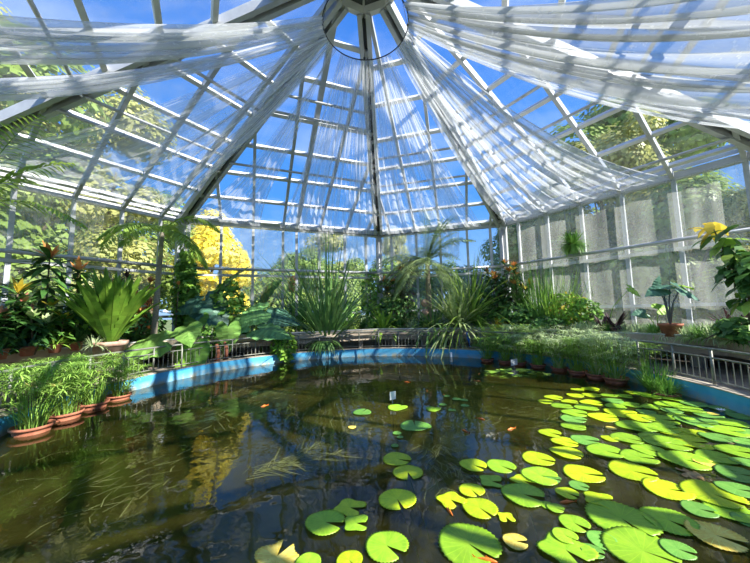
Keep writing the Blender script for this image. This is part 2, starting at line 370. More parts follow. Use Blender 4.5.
# ------------------------------------------------------------------ ground, pond
def ring(mb,r0,r1,z,k=96,c=(0,0)):
    n0=len(mb.v)
    for j in range(k):
        a=2*PI*j/k
        mb.v.append((c[0]+r0*math.cos(a),c[1]+r0*math.sin(a),z)); mb.v.append((c[0]+r1*math.cos(a),c[1]+r1*math.sin(a),z))
    for j in range(k):
        q=(j+1)%k; mb.f.append((n0+2*j,n0+2*j+1,n0+2*q+1,n0+2*q))
PC=Vector((.0,6.12,0)); RP=5.58
mb=MB(); ring(mb,RP+.1,10.4,.2); o=mb.obj('floor','path'); o.location=PC; tag(o,'brown paved path floor around the pond inside the glasshouse','floor',kind='structure')
mb=MB(); ring(mb,10.0,150,.12,64); o=mb.obj('ground','lawn'); o.location=PC; tag(o,'grassy ground outside the glasshouse','ground',kind='structure')
pw=thing('trim_30','low round pond wall painted sky blue with a pale worn lower edge and concrete coping','pond wall',PC,kind='structure')
mb=MB(); mb.lathe([(RP,-.7),(RP,.27)],128); mb.obj('painted_face','blue_paint',pw,True)
mb=MB(); mb.lathe([(RP-.005,.268),(RP-.005,.285),(RP+.2,.285),(RP+.2,.15)],128); mb.obj('coping','concrete',pw)
mb=MB(); ring(mb,0.001,RP+.01,-.62,96); o=mb.obj('floor_pond','pond_silt'); o.location=PC; tag(o,'silty olive brown bed of the pond','pond bed',kind='structure')
mb=MB(); ring(mb,0.001,RP+.004,0,128); o=mb.obj('water','water'); o.location=PC; tag(o,'still murky olive pond water reflecting the roof','water',kind='structure')
# ------------------------------------------------------------------ planting bench (octagonal)
def oc(i,k,z): 
    p=cor(i,z); return Vector((C0.x+(p.x-C0.x)*k,C0.y+(p.y-C0.y)*k,z))
KB=.775; ZB=.97
bench=thing('planting_bench','long beige slab fronted planting bench running round the pond path','planting bench')
for i in range(-3,3):
    A,B=oc(i,KB,ZB),oc(i+1,KB,ZB); d=(B-A); n_=max(4,int(d.length/.85))
    mb=MB()
    for k in range(n_):
        a=A+d*(k/n_); b=A+d*((k+1)/n_-.006/ d.length*2); mb.beam(a+Vector((0,0,-.12)),b+Vector((0,0,-.12)),.06,.20)
    mb.obj('fascia','beige_slab',bench)
    mb=MB(); mb.beam(A+Vector((0,0,-.01)),B+Vector((0,0,-.01)),.09,.03); mb.obj('edge_strip','edge_strip',bench)
    A2,B2=oc(i,KB+.022,ZB),oc(i+1,KB+.022,ZB)
    mb=MB(); mb.beam(A2+Vector((0,0,-.34)),B2+Vector((0,0,-.34)),.08,.17); mb.obj('lower_beam','beige_slab',bench)
    mb=MB(); mb.tube([A2+Vector((0,0,-.215)),B2+Vector((0,0,-.215))],.03,6); mb.obj('water_pipe','pipe',bench)
    mb=MB()
    W0,W1=oc(i,.985,ZB-.06),oc(i+1,.985,ZB-.06); mb.quad(A+Vector((0,0,-.06)),B+Vector((0,0,-.06)),W1,W0); mb.obj('soil_top','soil',bench)
    for k in range(4):
        mb=MB(); p=oc(i,.84,0)+(oc(i+1,.84,0)-oc(i,.84,0))*(k+.5)/4; mb.beam((p.x,p.y,.2),(p.x,p.y,.9),.15,.25); mb.obj('pier','concrete',bench)
# ------------------------------------------------------------------ railing
rail=thing('pond_railing','low grey metal railing with slim balusters round the pond','railing',(PC.x,PC.y,.2))
RL=RP+.17
def arcp(a,r,z): return Vector((r*math.sin(a),r*math.cos(a),z))
a_lo,a_hi=math.radians(-125),math.radians(112); nb=32
for z,r,nm in ((.68,.022,'top_rail'),(.53,.014,'middle_rail'),(.15,.014,'bottom_rail')):
    mb=MB(); mb.tube([arcp(a_lo+(a_hi-a_lo)*k/120,RL,z) for k in range(121)],r,8); mb.obj(nm,'rail_metal',rail,True)
for k in range(nb+1):
    a=a_lo+(a_hi-a_lo)*k/nb; mb=MB(); mb.tube([arcp(a,RL,.0),arcp(a,RL,.68)],.022,8); mb.obj('post','rail_metal',rail,True)
    if k<nb:
        mb=MB()
        for j in range(1,6):
            a2=a+(a_hi-a_lo)/nb*j/6; mb.tube([arcp(a2,RL,.15),arcp(a2,RL,.53)],.008,5)
        mb.obj('baluster_panel','rail_metal',rail)
# ------------------------------------------------------------------ drapes
def drape(name,label,a0,a1,P0,P1,sag,nf,amp,matn,nu=160,nv=36,sagu=0,group=None,lift=0,gather=0,cat='curtain',wav=1.0,power=1):
    P0=Vector(P0);P1=Vector(P1); ph=R(0,6)
    am=math.radians((a0+a1)/2); Q0=RC+Vector((RRING*math.sin(am),RRING*math.cos(am),0)); ax=((P0+P1)/2-Q0).normalized()
    wd=(P1-P0).normalized(); nn=ax.cross(wd).normalized()
    if nn.z>0: nn=-nn
    def fn(u,v):
        uu=u+ .35/nf*math.sin(2*PI*u*nf*.37+ph)
        a=math.radians(a0+(a1-a0)*u); Q=RC+Vector((RRING*math.sin(a),RRING*math.cos(a),0))
        E=P0+(P1-P0)*(uu if power==1 else 1-max(0,1-uu)**power)
        p=Q+(E-Q)*v
        g=1-gather*math.sin(PI*v); cen=Q0+((P0+P1)/2-Q0)*v; p=cen+(p-cen)*g
        s4=4*v*(1-v)
        p=p-Vector((0,0,1))*(sag*s4+sagu*s4*u)
        k=(.25+.75*math.sin(PI*min(1,v*.9+.05)))
        f=math.sin(2*PI*nf*uu+1.5*math.sin(3*v+ph))+.5*math.sin(2*PI*nf*2.3*u+ph+2*v)
        p=p+nn*(amp*k*f)+wd*(amp*.6*k*math.cos(2*PI*nf*uu*1.0+ph+v)*wav)
        return p
    mb=MB(); mb.grid(fn,nu,nv); o=mb.obj(name,matn,None,True); tag(o,label,cat,group); return o
def eav(i,s,z=-.12,inn=.25):
    A,B=cor(i),cor(i+1); u=(B-A).normalized(); inw=Vector((0,0,1)).cross(u)
    if (C0-A).dot(inw)<0: inw=-inw
    return A+u*s+inw*inn+Vector((0,0,z))
G='sheer drapes fanned out from the roof hoop'
drape('sheer_drape','sheer white drape fanning down in fine folds to the back left eave',-42,2,eav(-1,3.4),eav(-1,7.7),.25,16,.05,'sheer',nu=260,group=G)
drape('sheer_drape','sheer white drape hanging down to the back right eave above the feathery palm',3,36,eav(0,.1),eav(0,4.6),.25,13,.05,'sheer',nu=220,group=G)
drape('sheer_drape','narrow twisted sheer drape slanting from the hoop towards the back left corner rib',-62,-48,eav(-1,2.6),eav(-1,.2)+Vector((0,0,.1)),.35,4,.03,'sheer',nu=80,group=G,gather=.3)
drape('sheer_drape','broad bright sheer drape swooping in long folds to the right wall eave',48,84,eav(1,.3),eav(1,5.4),.35,13,.09,'sheer_thick',nu=260,group=G,sagu=.35)
drape('sheer_drape','sheer drape running as a tight rope then spreading along the left eave',-75,-60,eav(-2,.2,.05),eav(-2,5.2,.05),.35,9,.05,'sheer',nu=240,group=G,gather=.15,power=2.4)
drape('sheer_drape','rope like gathered drape crossing the upper left roof below the topmost one',-88,-76,eav(-3,5.4),eav(-3,6.0),.5,4,.06,'sheer_thick',nu=110,group=G)
drape('sheer_drape','thick gathered drape crossing the top left corner of the roof',-104,-90,eav(-3,3.5),eav(-3,4.7),.6,5,.08,'sheer_thick',nu=110,group=G)
drape('sheer_drape','long gathered drape crossing the upper right roof below the topmost wide one',84,92,eav(2,.9),eav(2,1.9),.55,4,.06,'sheer_thick',nu=90,group=G)
drape('sheer_drape','wide crumpled grey white drape filling the top right corner of the roof',90,122,eav(2,1.9),eav(2,5.2),.62,6,.10,'sheer_wide',nu=160,group=G)
def wallsheet(label,i,s0,s1,z0,z1,nf,amp,matn='sheer_wall',group='sheer curtains hung against the glass walls'):
    A,B=cor(i),cor(i+1); u=(B-A).normalized(); inw=Vector((0,0,1)).cross(u)
    if (C0-A).dot(inw)<0: inw=-inw
    ph=R(0,6)
    def fn(a,b):
        s=s0+(s1-s0)*a; p=A+u*(s+.12*math.sin(b*2.5+a*6+ph)*amp*4); z=z0+(z1-z0)*b+.05*math.sin(a*nf*3+ph)*b
        return Vector((p.x,p.y,z))+inw*(.14+amp*(1+math.sin(2*PI*nf*a+ph+.8*math.sin(2*b)))*.5)
    mb=MB(); mb.grid(fn,120,14); o=mb.obj('wall_curtain',matn,None,True); tag(o,label,'curtain',group)
wallsheet('short sheer curtain with wrinkles over the upper panes of the left wall',-2,1.2,3.3,5.1,3.4,9,.07)
wallsheet('sheer curtain covering the upper panes near the hanging fern on the right wall',1,.75,3.3,5.1,.95,3,.03)
wallsheet('tall sheer curtain on the right wall behind the potted taro',1,3.3,5.5,5.1,.95,3,.035)
wallsheet('tall wrinkled sheer curtain on the right wall behind the yellow tipped tree',1,5.5,6.9,5.1,.95,3,.04)
wallsheet('sheer curtain in front of the back left panes behind the tall spiky plant',-1,4.3,7.7,5.35,3.9,14,.07,'sheer_thick')
wallsheet('narrow sheer curtain over the blue back left pane beside the yellow tree',-1,2.0,4.0,5.1,2.2,5,.06)
wallsheet('sheer curtain over the upper back right panes behind the feathery palm',0,.2,3.6,5.35,3.9,12,.07,'sheer_thick')
mb=MB(); mb.tube([eav(-1,4.2,.1,.25)-Vector((0,0,.25)),eav(-1,7.8,-.15,.25)],.012,6); mb.tube([eav(0,.1,-.15,.25),eav(0,3.8,-.15,.25)],.012,6)
tag(mb.obj('curtain_rod','black'),'thin dark rod under the back eave carrying the sheer curtain','rod')
# ------------------------------------------------------------------ plant builders (each returns an Empty with its parts)
ZS=ZB-.06
def pot_mesh(mb,r,h,bowl=True):
    if bowl: mb.lathe([(0,0),(r*.72,0),(r*.80,h*.25),(r*.78,h*.28),(r*.88,h*.5),(r*.86,h*.54),(r*.95,h*.78),(r*1.03,h*.8),(r*1.05,h),(r*.95,h),(r*.92,h*.85),(0,h*.82)],28)
    else: mb.lathe([(0,0),(r*.7,0),(r*.92,h*.8),(r*1.03,h*.81),(r*1.05,h),(r*.93,h),(r*.9,h*.88),(0,h*.86)],24)
def addpot(t,r,h,m='terracotta',bowl=True,lab=None):
    mb=MB(); pot_mesh(mb,r,h,bowl); o=mb.obj('pot',m,t,True); 
    mb=MB(); mb.lathe([(0,h*.84),(r*.9,h*.84)],20); mb.obj('soil','soil',o)
    return o
def put(t,loc,rz=0,s=1): t.location=loc; t.rotation_euler=(0,0,rz); t.scale=(s,s,s); return t
def make_papyrus(name,label,ns=26,h=.75,pot=True,m='papyrus',rp=.21,cat='papyrus',group=None,spread=.22,nl=15,Lb=.24,heads=2):
    t=thing(name,label,cat,group=group); z0=.0
    if pot: addpot(t,rp,.16); z0=.13
    st=MB(); fo=MB(); hd=[]
    for k in range(ns):
        a=R(0,2*PI); r=rp*.75*math.sqrt(R(0,1)); lean=R(.05,.55)*h; hh=h*R(.45,1)
        b=Vector((r*math.cos(a),r*math.sin(a),z0)); a2=a+R(-.6,.6)
        tp=b+Vector((lean*math.cos(a2)*.8,lean*math.sin(a2)*.8,hh)); md=(b+tp)/2+Vector((-lean*.18*math.cos(a2),-lean*.18*math.sin(a2),.05))
        st.tube([b,md,tp],.006,3,.004,False)
        for j in range(nl):
            c=2*PI*j/nl+R(-.2,.2); el=R(-.05,.6)
            fo.blade(tp,(math.cos(c),math.sin(c),el),Lb*R(.7,1.1),.016,R(.7,1.5),3)
        if k<heads:
            se=MB()
            for j in range(14):
                c=R(0,2*PI); se.blade(tp,(math.cos(c),math.sin(c),R(.3,1.4)),.10,.012,.3,2)
            hd.append(se)
    for k in range(ns):
        a=R(0,2*PI); r=rp*.6*R(0,1); fo.blade((r*math.cos(a),r*math.sin(a),z0),(math.cos(a)*.6,math.sin(a)*.6,1),h*R(.35,.7),.018,1.2,4)
    so_=st.obj('stem','papyrus',t); fo.obj('foliage',m,t)
    for se in hd: se.obj('seed_head','seed_head',so_)
    return t
def make_tuft(name,label,n=120,L=.6,w=.02,lo=.2,hi=1.4,droop=1.0,m='papyrus',cat='plant',pot=None,group=None,r0=.06,segs=5,wide=.4,z0=0,lab=None):
    t=thing(name,label,cat,group=group)
    if pot: addpot(t,*pot); z0=pot[1]*.85
    mb=MB()
    for k in range(n):
        a=R(0,2*PI); e=R(lo,hi); mb.blade((r0*math.cos(a),r0*math.sin(a),z0),(math.cos(a)*math.cos(e),math.sin(a)*math.cos(e),math.sin(e)),L*R(.65,1.05),w*R(.8,1.2),droop*R(.6,1.3)*(1.6-e),segs,wide=wide)
    mb.obj('foliage',m,t); return t
def make_fern(name,label,n=34,L=1.3,pot=None,cat='fern',w=.16):
    t=thing(name,label,cat); z0=0
    if pot: addpot(t,pot[0],pot[1],'terracotta_old',False); z0=pot[1]*.85
    for k in range(n):
        a=2*PI*k*.618; e=1.5-.55*(k/n)+R(-.08,.08); fr=MB(); d=Vector((math.cos(a)*math.cos(e),math.sin(a)*math.cos(e),math.sin(e)))
        p=Vector((.06*math.cos(a),.06*math.sin(a),z0)); LL=L*R(.8,1.05); sd=d.cross(Vector((0,0,1))).normalized(); seg=16; rib=[]
        for i in range(seg+1):
            q=i/seg; ww=w*(.25+.75*math.sin(PI*min(1,q*.8+.12)))*(1-max(0,q-.8)*3.5)*(1+.30*(i%2))
            nrm=sd.cross(d); rib.append((p.copy(),sd.copy(),nrm,ww)); p=p+d*(LL/seg); d=Vector((d.x,d.y,d.z-0.55/seg)).normalized()
        for i in range(seg):
            (p0,s0,n0,w0),(p1,s1,n1,w1)=rib[i],rib[i+1]
            fr.quad(p0,p0+s0*w0*.5+n0*w0*.15,p1+s1*w1*.5+n1*w1*.15,p1); fr.quad(p0-s0*w0*.5+n0*w0*.15,p0,p1,p1-s1*w1*.5+n1*w1*.15)
        fr.tube([q[0] for q in rib],.010,4,.004,False)
        fr.obj('frond','fern',t)
    return t
def frond_mesh(mb,p,d,L,nl,ll,droop,curl=.9,w=.022,ms=None):
    p=Vector(p);d=Vector(d).normalized(); pts=[]; seg=nl
    for i in range(seg+1):
        q=i/seg; pts.append(p.copy())
        sd=d.cross(Vector((0,0,1))); 
        if sd.length<1e-3: sd=Vector((1,0,0))
        sd.normalize()
        if q>.12:
            l=ll*math.sin(PI*min(1,(q-.05)*.93+.08))**.6*(1 if q<.97 else .7)
            for s in (-1,1):
                mb.blade(p,sd*s*1.0+d*.55+Vector((0,0,-.05+R(-.15,.2))),l*R(.85,1.1),w,curl,3)
        p=p+d*(L/seg); d=Vector((d.x,d.y,d.z-droop/seg)).normalized()
    mb.tube(pts,.014,4,.004,False)
def make_palm(name,label,th,nf=14,L=1.6,ll=.32,tr=.07,m='palm_leaf',bark='palm_bark',droop=1.8,elo=.1,ehi=1.3,cat='palm tree',lean=(0,0),nl=26,w=.024,fr_a=None):
    t=thing(name,label,cat)
    mb=MB(); mb.tube([(lean[0]*k/6,lean[1]*k/6,th*k/6) for k in range(7)],tr,10,tr*.7); mb.obj('trunk',bark,t,True)
    top=Vector((lean[0],lean[1],th))
    for k in range(nf):
        a=fr_a[k] if fr_a else 2*PI*k*.618+R(-.2,.2); e=elo+(ehi-elo)*((k*.37)%1)
        mb=MB(); frond_mesh(mb,top,(math.cos(a)*math.cos(e),math.sin(a)*math.cos(e),math.sin(e)),L*R(.85,1.1),nl,ll,droop*R(.8,1.2),w=w); mb.obj('frond',m,t)
    return t
def rosette(mb,c,n,L,w,lo,hi,droop,ax=None,segs=4,wide=.5):
    for k in range(n):
        a=R(0,2*PI); e=R(lo,hi); mb.blade(c,(math.cos(a)*math.cos(e),math.sin(a)*math.cos(e),math.sin(e)),L*R(.75,1.1),w*R(.85,1.15),droop,segs,wide=wide)
def make_croton(name,label,h,tops,lm='dark_leaf',nm='orange_leaf',L=.34,w=.08,n=26,cat='cordyline',pot=None,topn=12,r=.3):
    t=thing(name,label,cat); z0=0
    if pot: addpot(t,*pot); z0=pot[1]*.8
    st=MB(); lf=MB(); nw=MB()
    for k in range(tops):
        a=2*PI*k/tops+R(-.4,.4); rr=0 if tops==1 else r*R(.5,1); hh=h*(1 if k==0 else R(.6,.92)); tp=Vector((rr*math.cos(a),rr*math.sin(a),hh))
        st.tube([(0,0,z0),(tp.x*.6,tp.y*.6,hh*.5),tp],.022,6,.014)
        for q in range(6): rosette(lf,tp*(1-.11*q),n//4+1,L*(1+.05*q),w,-.25,.9-q*.15,.9)
        rosette(nw,tp,topn,L*.72,w*.8,.6,1.4,.5)
    st.obj('stem','bark',t); lf.obj('foliage',lm,t); nw.obj('new_leaves',nm,t); return t
def make_shrub(name,label,rx,ry,h,n,size,m='mid_leaf',cat='shrub',stems=5,m2=None,z0=0,gap=.15,asp=1.7):
    t=thing(name,label,cat); st=MB(); mb=MB(); m2b=MB()
    for k in range(stems):
        a=R(0,2*PI); st.tube([(0,0,0),(rx*.3*math.cos(a),ry*.3*math.sin(a),h*.4),(rx*.7*math.cos(a),ry*.7*math.sin(a),h*R(.6,.9))],.02,5,.008)
    for k in range(n):
        a=R(0,2*PI); zz=R(-1,1); q=R(.35,1)**.5; s=math.sqrt(1-zz*zz)*q
        p=Vector((rx*s*math.cos(a),ry*s*math.sin(a),z0+(h-z0)*(.5+.5*zz*q))); p+=Vector((R(-1,1),R(-1,1),R(-1,1)))*gap*rx*.3
        (m2b if (m2 and R(0,1)<.22) else mb).leafquad(p,(math.cos(a)*.6+R(-.6,.6),math.sin(a)*.6+R(-.6,.6),R(.2,1)),size*R(.6,1.2),asp)
    st.obj('stem','bark',t); mb.obj('foliage',m,t)
    if m2: m2b.obj('bright_leaves',m2,t)
    return t
OUT=[(0,0),(.10,-.16),(.24,-.27),(.40,-.24),(.50,-.08),(.53,.12),(.48,.34),(.37,.56),(.22,.78),(.09,.95),(0,1.08)]
def bigleaf(mb,o,tip,nrm,size,wave=.03,serr=0,asp=1.0,thick=.004):
    """cordate blade; o petiole point, tip direction, normal"""
    y=Vector(tip).normalized(); z=Vector(nrm); z=(z-y*z.dot(y)).normalized(); x=y.cross(z)
    o=Vector(o); half=[]
    for i in range(len(OUT)-1):
        for k in range(3):
            q=k/3; half.append((OUT[i][0]*(1-q)+OUT[i+1][0]*q,OUT[i][1]*(1-q)+OUT[i+1][1]*q))
    half.append(OUT[-1])
    def P(u,v): return o+x*(u*size*asp)+y*(v*size)+z*(size*(-.22*v*v*(1 if v>0 else .6)-.12*abs(u)+wave*math.sin(v*22)*abs(u)*2))
    for s in (-1,1):
        for i in range(len(half)-1):
            a,b=half[i],half[i+1]
            ca=(0,max(0,a[1]*.9) if a[1]>0 else 0.0); cb=(0,max(0,b[1]*.9) if b[1]>0 else 0.0)
            ma=((a[0]*.5),(a[1]*.5+ca[1]*.5)); mb_=((b[0]*.5),(b[1]*.5+cb[1]*.5))
            A=[P(s*ca[0],ca[1]),P(s*ma[0],ma[1]),P(s*a[0],a[1])]; B=[P(s*cb[0],cb[1]),P(s*mb_[0],mb_[1]),P(s*b[0],b[1])]
            for q in range(2):
                mb.quad(A[q],A[q+1],B[q+1],B[q]) if s>0 else mb.quad(A[q+1],A[q],B[q],B[q+1])
def make_taro(name,label,base,leaves,m='big_leaf',cat='elephant ear',sm='papyrus',pot=None,srad=.014):
    """leaves: list of (point, tip dir, normal, size[,material])"""
    t=thing(name,label,cat,base); b=Vector(base); z0=0
    if pot: addpot(t,*pot); z0=pot[1]*.8
    for lf in leaves:
        p=Vector(lf[0])-b; mb=MB(); bigleaf(mb,(0,0,0),lf[1],lf[2],lf[3]); 
        lo=mb.obj('leaf',lf[4] if len(lf)>4 else m,t,True); lo.location=p
        mb=MB(); z=Vector((p.x*.35,p.y*.35,z0+(p.z-z0)*.6)); mb.tube([(0,0,z0),z,p],srad,6,srad*.5); mb.obj('petiole',sm,t,True)
    return t
CAMD=lambda p:(EYE-Vector(p)).normalized()
# ------------------------------------------------------------------ papyrus bowls standing in the water along the wall
pp=[make_papyrus('potted_papyrus','x',ns=44,h=.80,heads=3),make_papyrus('potted_papyrus','x',ns=40,h=.72,heads=1),make_papyrus('potted_papyrus','x',ns=44,h=.85,m='papyrus_pale',heads=0)]
GP='terracotta bowls of papyrus standing in the water by the pond wall'
PL=[(14,434,0,1.1,'potted papyrus bowl nearest the left picture edge, half cut off'),
 (54,419,1,1.12,'papyrus in a wide terracotta bowl with cut brown stubs, second along the left wall'),
 (83,408,0,1.1,'papyrus with yellowish seed heads in the third terracotta bowl along the left wall'),
 (109,399,1,1.0,'dense grassy papyrus bowl at the left end of the bare blue wall'),
 (496,358,1,.95,'papyrus bowl standing first beside the bare blue wall at the back'),
 (512,361,0,.95,'papyrus bowl just behind the white label of the floating lily clump'),
 (525,363,2,.95,'pale papyrus bowl third from the bare back wall'),
 (543,366,1,.95,'papyrus bowl fourth from the bare back wall on the right side'),
 (562,370,2,.95,'pale papyrus bowl fifth from the bare back wall on the right'),
 (583,373,0,1.0,'papyrus bowl sixth from the bare back wall on the right'),
 (603,377,2,1.05,'bright pale papyrus in a chipped sunlit bowl, seventh from the back wall'),
 (628,381,2,1.1,'large papyrus bowl next to the tall grass tuft at the right wall')]
first=set()
for x,y,k,s,lab in PL:
    p=at(x,y,0); d=(p-PC); d.z=0; p=PC+d.normalized()*min(d.length,5.27); p.z=-.07
    if k not in first: first.add(k); put(pp[k],p,R(0,6),s); pp[k]['label']=lab; pp[k]['group']=GP
    else: dup(pp[k],p,R(0,6),s,lab,GP)
# papyrus on the path behind them
bk=[make_papyrus('path_papyrus','x',ns=48,h=.95,pot=False,rp=.3,Lb=.28,heads=2),make_papyrus('path_papyrus','x',ns=48,h=.95,pot=False,m='papyrus_pale',rp=.3,Lb=.28,heads=0)]
GB='papyrus clumps on the path behind the railing'
first=set()
for x,k,s,lab in [(-25,0,.72,'tall papyrus clump on the path at the left picture edge'),(20,0,.72,'tall papyrus clump on the path behind the first bowl at left'),(50,0,.74,'full papyrus clump behind the second bowl with the brown stubs'),(78,0,.68,'papyrus clump behind the third left bowl, below the bench pots'),
   (492,0,0.90,'papyrus clump starting the right bank, beside the bare railing'),(512,1,0.96,'pale papyrus clump behind the white lily label'),(530,0,0.96,'papyrus clump on the right path before the back right post'),(550,1,0.96,'pale papyrus clump below the dark green bench shrubs'),(570,1,0.96,'whitish papyrus clump behind the fifth bowl on the right'),(590,1,0.96,'whitish papyrus clump below the hanging fern'),(612,1,0.85,'sunlit whitish papyrus clump where the right bench edge comes into view'),(636,0,0.68,'low papyrus clump at the near end of the right bank, by the railing')]:
    p=col(x,6.12); p.z=.2
    if k not in first: first.add(k); put(bk[k],p,R(0,6),s); bk[k]['label']=lab; bk[k]['group']=GB
    else: dup(bk[k],p,R(0,6),s,lab,GB)
t=make_tuft('grass_tuft','tall bright green grass tuft in the water against the right blue wall',n=260,L=.62,w=.014,lo=.7,hi=1.5,droop=1.3,m='mid_leaf',cat='grass tuft',r0=.12); p=at(656,391,0); put(t,p)
t=make_tuft('grass_tuft','small rounded grass tuft in a submerged pot beside the tall tuft',n=160,L=.34,w=.012,lo=.4,hi=1.5,droop=1.3,m='mid_leaf',cat='grass tuft',r0=.08,pot=(.2,.12)); p=at(680,395,0); d=p-PC; d.z=0; p=PC+d.normalized()*5.3; p.z=-.08; put(t,p)
# ------------------------------------------------------------------ left bench
p=col(112,6.75); p.z=.2
t=make_fern('nest_fern','big vase shaped fern with wavy fronds in an old clay pot by the left railing',n=46,L=1.75,pot=(.34,.50),w=.21)
p=col(112,6.3); p.z=.60; put(t,p,0,1.0)
mb=MB(); mb.lathe([(0,-.4),(.25,-.4),(.25,0),(0,0)],20); mb.obj('pot_stand','concrete',t)
t=make_tuft('spider_plant','x',n=110,L=.34,w=.016,lo=0,hi=1.4,droop=1.6,m='papyrus_pale',cat='spider plant'); t['label']='pale spider plant spilling round the foot of the big vase shaped fern'; put(t,p+Vector((-.05,-.36,.42)),0,.9)
# slender palm
p=col(155,7.15); p.z=ZS; th=zat(p,232)-ZS
t=make_palm('slender_palm','slender palm with ringed thin trunk and arching feather fronds at the left corner',th,nf=12,L=1.9,ll=.48,tr=.085,droop=2.0,elo=.1,ehi=1.1,nl=34,w=.05,lean=(.1,0)); put(t,p,.9)
# off-frame palm
p=col(-40,8.1); p.z=ZS; th=zat(p,205)-ZS
t=make_palm('edge_palm','palm at the left picture edge whose bright leaflets reach into the frame high up',th,nf=10,L=2.2,ll=.5,tr=.08,droop=1.2,elo=.4,ehi=1.2,nl=24,w=.06,m='palm_leaf'); put(t,p,.3)
# cordylines
def crot(x,rad,ytop,**k):
    p=col(x,rad); p.z=ZS; k['h']=max(.25,zat(p,ytop)-ZS-.15); t=make_croton(**k); put(t,p,R(0,6)); return t
crot(46,7.7,252,name='cordyline',label='tallest dark cordyline topped with upright orange leaves on the left bench',tops=1,L=.66,w=.13,n=56,topn=9)
crot(76,7.7,267,name='cordyline',label='dark cordyline with a paler orange tip right of the tallest one',tops=1,L=.58,w=.13,n=50,topn=8)
crot(6,7.4,278,name='cordyline',label='cordyline with cream and yellow top leaves at the left picture edge',tops=2,L=.5,w=.12,nm='yellow_leaf',n=26,topn=9)
crot(-6,7.2,300,name='croton',label='low croton with coppery pink leaves at the left picture edge',tops=3,L=.36,w=.13,lm='dark_leaf',nm='pink_leaf',n=20,cat='croton',topn=10)
crot(25,7.3,296,name='croton',label='croton with a red leaf and grey green foliage before the tallest cordyline',tops=2,L=.4,w=.12,nm='pink_leaf',n=24,cat='croton',topn=5)
crot(118,8.0,272,name='cordyline',label='dark purple cordyline behind the vase shaped fern',tops=3,L=.36,w=.08,lm='purple_leaf',nm='purple_leaf',n=26,topn=9)
crot(143,8.0,277,name='croton',label='coral orange croton between the fern and the slender palm trunk',tops=4,L=.36,w=.09,lm='orange_leaf',nm='pink_leaf',n=18,cat='croton',topn=9)
crot(176,8.1,282,name='croton',label='small orange leaved croton beside the vine covered corner post',tops=2,L=.3,w=.09,lm='mid_leaf',nm='orange_leaf',n=14,cat='croton',topn=8)
# potted plants near the left bench edge
GL='small potted plants along the left bench edge'
for x,y,lab,kk in [(4,345,'dark leaved plant in a brown pot at the cut edge of the left bench',0),(31,340,'blue green strappy plant in a clay pot on the left bench edge',1),(58,335,'yellow green fern in a clay pot on the left bench edge',2),(79,331,'green plant in the sunlit clay pot near the vase shaped fern',0),(-15,348,'dark clump at the picture edge in front of the pink croton',1)]:
    p=col(x,7.05); p.z=ZS
    t=make_tuft('bench_pot_plant',lab,n=60,L=.42,w=.05 if kk<2 else .035,lo=.1,hi=1.3,droop=.9,m=['dark_leaf','blue_leaf','bright_leaf'][kk],cat='potted plant',pot=(.13,.2,'terracotta',False)); put(t,p,R(0,6))
def shrub(x,r,ytop,rad,n,size,label,m='mid_leaf',m2=None,name='shrub',cat='shrub',z=None,ry=None,low=0,asp=1.7):
    p=col(x,r); p.z=ZS if z is None else z; h=zat(p,ytop)-p.z
    t=make_shrub(name,label,rad,ry or rad,h,n,size,m,cat,5,m2,low*h,asp=asp); put(t,p,R(0,6)); return t
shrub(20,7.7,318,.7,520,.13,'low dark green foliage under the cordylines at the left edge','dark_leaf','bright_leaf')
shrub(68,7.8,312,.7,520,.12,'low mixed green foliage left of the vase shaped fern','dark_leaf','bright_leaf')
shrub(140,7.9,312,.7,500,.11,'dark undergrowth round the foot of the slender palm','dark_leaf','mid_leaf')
# vine on the corner post
p=cor(-1,ZS); p=p+(C0-p).normalized()*.55; p.z=ZS; h=zat(p,250)-ZS
t=make_shrub('climbing_vine','climbing vine of small bright leaves covering the back left corner post',.42,.42,h,1500,.14,'mid_leaf','climbing vine',4,'bright_leaf',0); put(t,p)
crot(92,7.9,290,name='croton',label='pinkish croton just left of the crown of the vase shaped fern',tops=3,L=.36,w=.12,lm='mid_leaf',nm='pink_leaf',n=20,cat='croton',topn=10)
crot(38,7.15,306,name='croton',label='croton with creamy drooping leaves below the tallest cordyline',tops=3,L=.38,w=.12,lm='dark_leaf',nm='striped_leaf',n=18,cat='croton',topn=10)
crot(62,7.2,300,name='croton',label='croton with yellow flecked leaves below the paler cordyline',tops=3,L=.36,w=.12,lm='mid_leaf',nm='yellow_leaf',n=22,cat='croton',topn=4)
for x,y,lab in [(276,322,'dark strappy tuft on the bench left of the spiky plant'),(345,318,'arching tuft on the bench right of the spiky plant'),(362,316,'green tuft on the bench before the centre post'),(372,322,'low trailing tuft on the back bench edge by the centre post'),(398,318,'dark tuft on the back bench between the bright plant and the silvery star'),(422,320,'strappy tuft on the bench below the hanging seed pods'),(480,316,'leafy tuft on the bench right of the striped clump'),(245,322,'tuft on the bench behind the level elephant ear leaf')]:
    p=col(x,6.95); p.z=ZS; t=make_tuft('bench_tuft',lab,n=110,L=.62,w=.05,lo=-.1,hi=1.4,droop=1.4,m=['mid_leaf','spike_leaf','dark_leaf'][int(x)%3],cat='tuft'); put(t,p,R(0,6))
